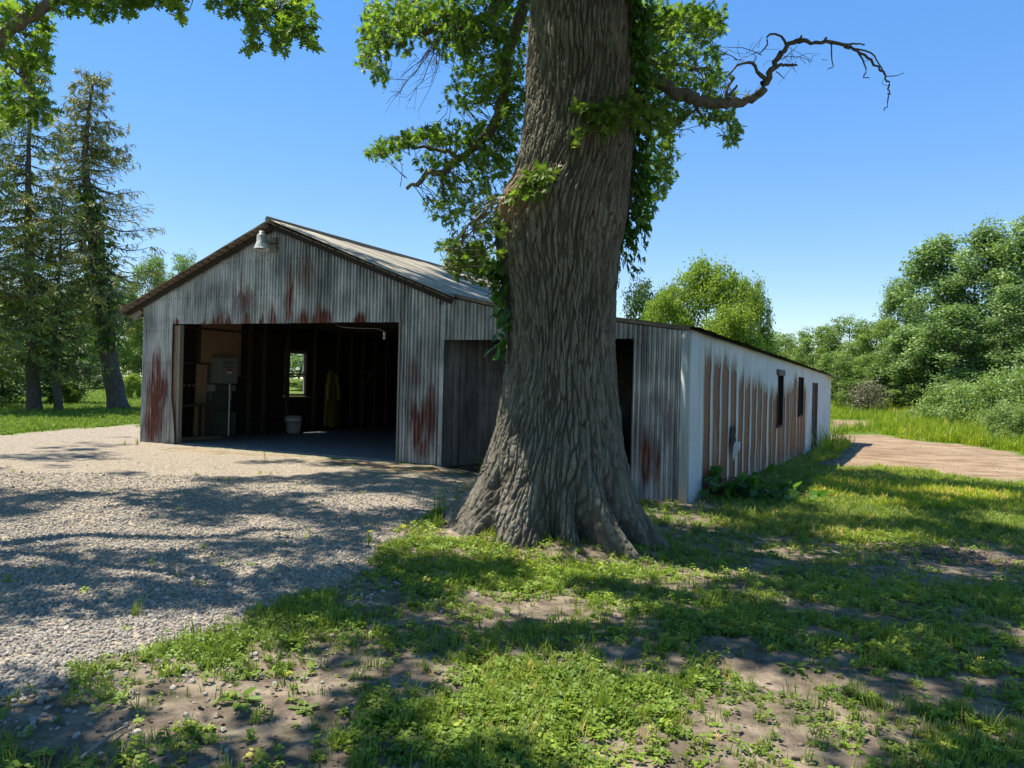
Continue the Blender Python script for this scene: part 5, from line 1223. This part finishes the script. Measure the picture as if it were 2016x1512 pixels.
# strays out into the weeds
N = 11000; y = 2.6 + 5.5 * rng.random(N); x = rng.uniform(-.7, .0, N) * y; sd_ = poly_sd(x, y, GRAVEL); k = (sd_ < 0) & (rng.random(N) < np.exp(sd_ / .30) * .9)
rocks(gs, x[k], y[k], rng.uniform(.007, .018, N)[k])
tag(gs.build('gravel', MT['stone']), kind='stuff')

# ---------------------------------------------------------------- where weeds grow (yard plan)
DENSE = [(1000, 1110, 260, 75, 1), (800, 1100, 110, 70, 1), (1250, 1100, 200, 50, .8), (620, 1205, 110, 36, 1), (420, 1300, 130, 50, 1), (300, 1350, 150, 36, .9), (1100, 1370, 230, 80, .95), (850, 1420, 140, 90, .7), (1400, 1250, 360, 90, .9), (1300, 1330, 180, 60, .8), (1750, 1300, 300, 90, .65), (700, 1230, 120, 40, .6), (930, 1180, 130, 30, .75), (830, 1020, 70, 36, .9), (1700, 1000, 380, 75, 1.1), (1900, 1180, 200, 70, .6), (1150, 1230, 120, 30, .3), (950, 1480, 200, 60, .7), (1560, 1180, 160, 50, .55), (270, 1205, 30, 14, 1), (1950, 1420, 160, 90, .7), (1460, 1050, 200, 50, .55), (700, 1490, 80, 50, .5), (560, 1270, 60, 26, .6), (450, 1390, 60, 22, .5), (60, 1290, 80, 26, .35), (20, 1480, 40, 30, .3), (1650, 1150, 140, 50, .6), (360, 1440, 60, 40, .3), (1250, 1290, 200, 60, .7)]
BARE = [(1080, 1215, 150, 28, .9), (1350, 1060, 110, 36, .6), (560, 1420, 150, 40, .6), (1480, 1450, 170, 60, .75), (700, 1340, 130, 40, .7), (150, 1440, 190, 60, .85), (1900, 1095, 110, 22, .9), (1500, 1420, 100, 50, .3), (1340, 1150, 90, 30, .4), (780, 1310, 100, 26, .6), (1960, 1110, 160, 30, .6), (1420, 1000, 80, 16, .6)]
def weedp(px, py, x, y):
    p = np.full(px.shape, .15)
    for (a, b, ra, rb, s) in DENSE: p = np.maximum(p, s * np.exp(-(((px - a) / ra) ** 2 + ((py - b) / rb) ** 2) * .9))
    for (a, b, ra, rb, s) in BARE: p = p * (1 - s * np.exp(-(((px - a) / ra) ** 2 + ((py - b) / rb) ** 2)))
    p = p * np.clip(.60 + 1.7 * n2(x, y, 1.5, 71) + 1.6 * n2(x, y, 5, 72), .02, 1.3)
    g, so, d = zones(x, y)
    p = p * (1 - .985 * sm((g - .35) / .45)) * (1 - .9 * d)
    ins = np.maximum(poly_sd(x, y, FOOT), poly_sd(x, y, FOOT2)); return np.where(ins > -.05, 0, p)
def scatter(N, y0, y1, pw=1.4, wx=.74):
    y = y0 + (y1 - y0) * rng.random(N) ** pw; x = rng.uniform(-wx - .06, wx + .24, N) * y
    px, py = project(x, y, gsurf(x, y)); k = rng.random(N) < weedp(px, py, x, y)
    r0 = np.hypot(x - .55, (y - 7.75) * 1.2); k &= r0 > .80 + .1 * rng.random(len(x))
    return x[k], y[k]
# weed templates: leaves on short stalks
def rosette(n, L, w, rise, seed):
    g = np.random.default_rng(seed); V_, F_ = [], []
    for i in range(n):
        a = i * 2.4 + g.normal(0, .3); d = np.array([math.cos(a), math.sin(a), 0]); s = np.array([-d[1], d[0], 0]); st = g.uniform(.15, .45) * L; up = rise * g.uniform(.4, 1.2)
        b = d * st + [0, 0, up]; l = L * g.uniform(.6, 1.1); k = len(V_); tilt = g.uniform(-.35, .3)
        ax = d * math.cos(tilt) + np.array([0, 0, math.sin(tilt)])
        V_ += [b, b + ax * l * .3 + s * w * l + [0, 0, .06 * l], b + ax * l * .7 + s * w * .8 * l + [0, 0, .04 * l], b + ax * l - [0, 0, .05 * l], b + ax * l * .7 - s * w * .8 * l + [0, 0, .04 * l], b + ax * l * .3 - s * w * l + [0, 0, .06 * l]]
        F_ += [[k, k + 1, k + 2, k + 3], [k, k + 3, k + 4, k + 5]]
    return np.array(V_), [np.array(F_)]
def tuft(n, h, w, seed, spread=.5):
    g = np.random.default_rng(seed); V_, F_ = [], []
    for i in range(n):
        a = g.uniform(0, 6.28); d = np.array([math.cos(a), math.sin(a), 0]); s = np.array([-d[1], d[0], 0]) * w; b = g.normal(0, .12 * h, 3) * [1, 1, 0]; hh = h * g.uniform(.5, 1.1); o = spread * g.uniform(.2, 1.1)
        k = len(V_); m1 = b + d * o * hh * .3 + [0, 0, hh * .55]; m2 = b + d * o * hh * .95 + [0, 0, hh * (1 - .3 * o)]
        V_ += [b - s, b + s, m1 + s * .8, m1 - s * .8, m2 + s * .15, m2 - s * .15]; F_ += [[k, k + 1, k + 2, k + 3], [k + 3, k + 2, k + 4, k + 5]]
    return np.array(V_), [np.array(F_)]
WT = [rosette(9, .021, .36, .018, 1), rosette(13, .017, .42, .026, 2), rosette(7, .032, .26, .024, 3), rosette(16, .014, .45, .016, 4), rosette(12, .022, .32, .042, 5)]
GT = [tuft(9, .055, .0018, 6), tuft(14, .04, .0016, 7, .95), tuft(7, .075, .002, 8, .45)]
def up_frames(n, s, tilt=.18): 
    nn = rng.normal(0, tilt, (n, 3)); nn[:, 2] = 1
    return frame(nn) * s[:, None, None]
wd, gd = MB(), MB()
x, y = scatter(214000, 2.55, 12.5, 1.55)
cl = n2(x, y, 1.1, 75)
typ = rng.random(len(x)) + .5 * cl
far = np.clip((y - 2.5) / 6, 0, 1)
for i in range(5):
    k = (typ < .60) & (np.arange(len(x)) % 5 == i); n = k.sum()
    wd.inst(*WT[i], up_frames(n, rng.uniform(.5, 1.3, n) * (1 + .5 * far[k]), .3), np.stack([x[k], y[k], gsurf(x[k], y[k]) - .004], 1), np.clip(.45 + .5 * n2(x[k], y[k], .8, 76) + rng.normal(0, .2, n), 0, 1))
for i in range(3):
    k = (typ >= .60) & (np.arange(len(x)) % 3 == i); n = k.sum()
    gd.inst(*GT[i], up_frames(n, rng.uniform(.6, 1.4, n) * (1 + .3 * far[k])), np.stack([x[k], y[k], gsurf(x[k], y[k]) - .006], 1), np.clip(.45 + .4 * n2(x[k], y[k], .8, 77) + rng.normal(0, .22, n), 0, 1))
tag(wd.build('yard_weeds', MT['weed']), kind='stuff'); tag(gd.build('yard_grass', MT['blade']), kind='stuff')
print('weeds', len(x))
# lawn strip at left and shaded grass at right, meadow beyond
def field(N, y0, y1, wx0, wx1, acc, tv, smin, smax, mat, name, tone=(.5, .25), pw=1.3, dk=.93):
    y = y0 + (y1 - y0) * rng.random(N) ** pw; x = rng.uniform(wx0, wx1, N) * y
    px, py = project(x, y, gsurf(x, y)); g, so, d = zones(x, y); ins = np.maximum(poly_sd(x, y, FOOT), poly_sd(x, y, FOOT2))
    k = (rng.random(N) < acc(px, py, x, y) * (1 - sm((g - .2) / .4)) * (1 - sm((d - .05) / .2))) & (ins < -.05)
    x, y = x[k], y[k]; n = len(x); m = MB()
    for i in range(3):
        q = np.arange(n) % 3 == i; s = rng.uniform(smin, smax, q.sum())
        m.inst(*tv[i], up_frames(q.sum(), s), np.stack([x[q], y[q], gsurf(x[q], y[q]) - .01], 1), np.clip(tone[0] + .45 * n2(x[q], y[q], .25, 78) + rng.normal(0, tone[1], q.sum()), 0, 1))
    return tag(m.build(name, mat), kind='stuff')
LT3 = [tuft(8, .09, .005, 16, .7), tuft(9, .07, .005, 17, .9), tuft(6, .11, .005, 18, .6)]
field(42000, 16.5, 60, -1.0, -.40, lambda px, py, x, y: np.where((px < 300) & (py > 745), np.clip(30 / y, .4, 1), 0), LT3, .9, 1.7, MT['lawn'], 'lawn_grass')
field(72000, 8.5, 26, .18, .98, lambda px, py, x, y: np.clip(1.1 * sm((px - 1350) / 130) * (.55 + .9 * n2(x, y, .7, 79)), 0, 1) * sm((y - 8.5) / 2.5), [tuft(8, .10, .004, 26, .8), tuft(10, .08, .004, 27, .9), tuft(7, .13, .004, 28, .6)], .8, 1.5, MT['blade'], 'shaded_grass', (.5, .2))
MDW = [tuft(9, .55, .012, 36, .35), tuft(8, .42, .012, 37, .5), tuft(7, .70, .010, 38, .3)]
field(40000, 24, 88, .40, .90, lambda px, py, x, y: np.where(px > 1600, np.clip(.35 + sm((px - 1740) / 150) + sm((815 - py) / 20), 0, 1), 0) * np.clip(1.2 - (py - 800) / 140 * (px < 1800), .2, 1), MDW, .65, 1.4, MT['meadow'], 'meadow_grass', (.42, .25), 1.0)
field(60000, 12, 42, .30, .74, lambda px, py, x, y: np.where((px > 1600) & (py > 815), np.clip(.75 * sm(n2(x, y, .35, 83) * 3.2 - .1) + .05, 0, 1), 0), LT3, .9, 1.8, MT['meadow'], 'track_grass', (.6, .25), dk=.35)
# ---------------------------------------------------------------- bare-soil crumbs and old leaves
cb = MB(); N = 15000; y = 2.5 + 6.5 * rng.random(N) ** 1.4; x = rng.uniform(-.72, .74, N) * y
px, py = project(x, y, gsurf(x, y)); g, so, d = zones(x, y)
pr2 = .10 + .9 * np.exp(-(((px - 130) / 260) ** 2 + ((py - 1450) / 80) ** 2)) + .5 * np.exp(-(((px - 1560) / 180) ** 2 + ((py - 1450) / 60) ** 2)) + .3 * np.exp(-(((px - 600) / 200) ** 2 + ((py - 1400) / 60) ** 2))
k = (rng.random(N) < pr2) & (g < .5); rocks(cb, x[k], y[k], rng.uniform(.003, .009, N)[k] * (1 + (rng.random(k.sum()) < .06)), .4, (.3, .8)); 
N = 5000; t_ = rng.uniform(3, 20, N); o_ = np.abs(rng.normal(0, .45, N)) + .05; pq = C1[None] + SD[None] * t_[:, None] + SN[None] * o_[:, None]; rocks(cb, pq[:, 0], pq[:, 1], rng.uniform(.012, .035, N), .4, (.3, .7))
N = 2600; pa = [gpt(*q) for q in ((1800, 1082), (2050, 1118), (1940, 1102))]; k_ = rng.integers(0, 3, N); ax_ = np.array(pa)[k_] + rng.normal(0, 1, (N, 2)) * [.32, .12]; rocks(cb, ax_[:, 0], ax_[:, 1], rng.uniform(.008, .03, N), .3, (.3, .8))
N = 5000; yy_ = 13 + 18 * rng.random(N) ** 1.2; xx_ = rng.uniform(.30, .74, N) * yy_; g, so, d = zones(xx_, yy_); k = (d > .5) & (rng.random(N) < np.clip(.35 + 2 * n2(xx_, yy_, .5, 84), .05, 1)); rocks(cb, xx_[k], yy_[k], rng.uniform(.006, .022, N)[k], .5, (.3, .6))
tag(cb.build('soil_crumbs', MT['clod']), kind='stuff')
lt = MB(); N = 9000; y = 2.5 + 7 * rng.random(N) ** 1.3; x = rng.uniform(-.6, .74, N) * y; g, so, d = zones(x, y); px, py = project(x, y, gsurf(x, y)); k = (g < .4) & (rng.random(N) < .35 + .5 * np.exp(-(((px - 500) / 350) ** 2 + ((py - 1440) / 80) ** 2))) & (np.hypot(x - .55, y - 7.8) > 1.0)
n = k.sum(); nn = rng.normal(0, .35, (n, 3)); nn[:, 2] = 1; lt.inst(*rosette(1, 1, .4, .0, 9), frame(nn) * rng.uniform(.010, .034, n)[:, None, None], np.stack([x[k], y[k], gsurf(x[k], y[k]) + .002], 1)); tag(lt.build('leaf_litter', MT['litter']), kind='stuff')

# ---------------------------------------------------------------- single plants
def plant(name, px, py, label, cat, mb, mat, group=None, part='foliage', scale=1.0):
    p = gpt(px, py); r = thing(name, (p[0], p[1], float(gsurf(p[0], p[1]))), label, cat, group)
    o = mb.build(part, mat); o.parent = r; r.scale = (scale,) * 3
    return r
for i, (px, py, s, lb) in enumerate(((868, 1012, 1.0, 'tall thin grass clump on the gravel edge left of the oak roots'), (985, 1042, .9, 'upright grass clump at the foot of the oak between its left roots'), (860, 1045, .6, 'small grass clump below the tall clump left of the oak'), (1290, 1040, .6, 'sparse grass clump at the right foot of the oak'), (1185, 1415, .6, 'lush grass clump in the sunny patch at the bottom centre'), (268, 1212, .35, 'lone grass clump growing out of the gravel'), (270, 876, .5, 'sunlit grass clump at the left corner of the barn front'), (246, 877, .4, 'low sunlit grass clump on the gravel just left of the barn corner'))):
    m = MB(); m.add(*[np.concatenate([tuft(26, .34, .005, 400 + i, .35)[0]])], *tuft(26, .34, .005, 400 + i, .35)[1], rnd=.5 + .3 * (i % 2)); plant('grass_clump', px, py, lb, 'grass clump', m, MT['blade'], 'grass clumps in the yard', 'blades', s)
def herb(seed, n, h, L, w=.36):
    g = np.random.default_rng(seed); m = MB(); st = MB(); P, D, Nn = [], [], []
    for k in range(n):
        f = (k + .5) / n; a = k * 2.4; d = np.array([math.cos(a), math.sin(a), .15]); P.append([g.normal(0, .01), g.normal(0, .01), h * (.2 + .8 * f)]); D.append(d); Nn.append([0, 0, 1])
    m.inst(OVATE_V, OVATE_F, orient(np.array(D), np.array(Nn) + rng.normal(0, .2, (n, 3)), L * g.uniform(.7, 1.1, n)), np.array(P)); m.tube([[0, 0, -.02], [.005, 0, h * .5], [0, 0, h]], .004, 4, rnd=.3); return m
for i, (px, py, h, L, n, lb) in enumerate(((1030, 1035, .36, .075, 26, 'leafy seedling growing in the cleft of the oak roots'), (1188, 1082, .26, .07, 12, 'small seedling with paired leaves on the front root of the oak'), (945, 925, .30, .10, 18, 'young vine shoot at the left edge of the oak base'), (1112, 1040, .24, .09, 8, 'single-stemmed seedling at the middle of the oak base'), (725, 1075, .12, .06, 12, 'low weed on the gravel edge left of the oak'), (520, 905, .14, .05, 10, 'tiny weed in front of the barn doorway'), (480, 885, .12, .05, 10, 'tiny sunlit weed at the doorway threshold'))):
    pr_o = plant('seedling', px, py, lb, 'seedling', herb(500 + i, n, h, L), MT['weed'], 'seedlings in the yard')
    if i in (0, 1, 3):
        pr_o.location.y -= .18
for i, (px, py, s, lb) in enumerate(((472, 1385, .62, 'broad-leaved plantain on bare soil at the lower left'), (600, 1395, .4, 'smaller plantain right of the broad-leaved one'), (1560, 1320, .5, 'plantain among the clover at the lower right'), (1040, 1420, .4, 'plantain in the sunny weeds at the bottom centre'), (960, 1490, .55, 'plantain at the bottom edge centre left'))):
    m = MB(); tv, tf = rosette(11, .15, .24, .02, 600 + i); m.add(tv, *tf, rnd=.12); plant('plantain', px, py, lb, 'weed', m, MT['weed'], 'plantains in the yard', 'leaves', s)
# leafy sapling sprawling at the shed corner
bp = C1 + SD * 1.55 + SN * .5
bb_ = thing('broadleaf_bush', (bp[0], bp[1], float(gsurf(bp[0], bp[1]))), 'sprawling sapling with big dark leaves lying at the shed corner', 'bush')
l, t = MB(), MB(); tips, roots = [], []
for k in range(60):
    e = np.array([bp[0] + rng.normal(.1, .38), bp[1] + rng.normal(-.1, .32), 0]); e[2] = gsurf(e[0], e[1]) + abs(rng.normal(.12, .12)) + .04
    tips.append(e); roots.append(np.array([bp[0] - .35 + rng.normal(0, .2), bp[1] + .05 + rng.normal(0, .15), gsurf(bp[0], bp[1]) + .05]))
sprays(l, t, np.array(tips), np.array(roots), BROAD_V, BROAD_F, .17, (2, 5), .1, .004, .7)
l.build('foliage', MT['vineleaf'], bb_); t.build('stem', MT['twig'], bb_)
m = MB(); m.tube(smooth_path([v3(C1 + SD * .3 + SN * .25, float(gsurf(*(C1 + SD * .3 + SN * .25)))), v3(C1 + SD * .9 + SN * .2, .0), v3(C1 + SD * 1.4 + SN * .3, .06)], 12), .01, 5); m.build('bent_stem', MT['twig'], bb_)
for i, (pa_, pb_, r, lb) in enumerate((((1145, 1275), (1150, 1310), .012, 'short grey stick lying in the clover right of centre'), ((160, 1495), (245, 1440), .008, 'thin dry stick across the dark soil at the lower left'), ((1260, 990), (1340, 985), .010, 'thin grey stick on the bare ground before the shed corner'), ((590, 1305), (640, 1320), .006, 'thin pale twig on the soil near the gravel edge'))):
    a, b = gpt(*pa_), gpt(*pb_); m = MB(); P = smooth_path([[a[0], a[1], float(gsurf(*a)) + .018], [*((a + b) / 2 + .01), float(gsurf(*((a + b) / 2))) + .028], [b[0], b[1], float(gsurf(*b)) + .018]], 8); m.tube(P, np.linspace(r, r * .6, 8), 6, jit=.15)
    tag(m.build('fallen_stick', MT['paletwig']), lb, 'stick', 'sticks on the ground')
p = gpt(1073, 1050); r = MB(); tv = ico * (1 + rng.uniform(-.15, .15, (12, 1))); r.add(tv * [.10, .08, .05] + [p[0], p[1] - .05, float(gsurf(*p)) + .03], IF, rnd=.4); tag(r.build('field_stone', MT['stone'], smooth=True), 'rounded grey stone lying against the oak root', 'stone')
# ---------------------------------------------------------------- sky, sun, camera
w = bpy.data.worlds.new('World'); sc.world = w; w.use_nodes = True
nt = w.node_tree; bg = nt.nodes['Background']
sky = nt.nodes.new('ShaderNodeTexSky'); sky.sky_type = 'NISHITA'; sky.sun_disc = False
sky.sun_elevation = SUN_EL; sky.sun_rotation = math.atan2(SUNH[0], SUNH[1]); sky.altitude = 300; sky.air_density = 1.0; sky.dust_density = 0; sky.ozone_density = 3
gm_ = nt.nodes.new('ShaderNodeGamma'); gm_.inputs[1].default_value = .5
hs = nt.nodes.new('ShaderNodeHueSaturation'); hs.inputs['Saturation'].default_value = 1.92; hs.inputs['Value'].default_value = 1.0; hs.inputs['Hue'].default_value = .513
nt.links.new(sky.outputs[0], gm_.inputs[0]); nt.links.new(gm_.outputs[0], hs.inputs['Color']); nt.links.new(hs.outputs[0], bg.inputs[0]); bg.inputs[1].default_value = .12
ld_ = bpy.data.lights.new('sun', 'SUN'); ld_.energy = 2.35; ld_.angle = R(.53); ld_.color = (1.0, .91, .77)
so2 = bpy.data.objects.new('sun', ld_); COL.objects.link(so2)
LV = Vector((SUNH[0] * math.cos(SUN_EL), SUNH[1] * math.cos(SUN_EL), math.sin(SUN_EL)))
so2.rotation_euler = LV.to_track_quat('Z', 'Y').to_euler(); so2.location = LV * 40
cd_ = bpy.data.cameras.new('camera'); cd_.sensor_width = 36; cd_.lens = 36 * FPX / 2016; cd_.clip_end = 4000; cd_.clip_start = .05
cam = bpy.data.objects.new('camera', cd_); COL.objects.link(cam)
cam.matrix_world = Matrix.Translation((0, 0, CAMZ)) @ Matrix.Rotation(R(90) + math.atan(HOR / FPX), 4, 'X') @ Matrix.Rotation(ROLL, 4, 'Z')
sc.camera = cam
sc.view_settings.view_transform = 'Standard'; sc.view_settings.look = 'None'; sc.view_settings.gamma = 1; sc.view_settings.exposure = 1.95
sc.render.engine = 'CYCLES'; sc.cycles.use_denoising = True; sc.cycles.max_bounces = 8; sc.cycles.transparent_max_bounces = 8; sc.cycles.diffuse_bounces = 4
sc.cycles.sample_clamp_indirect = 8
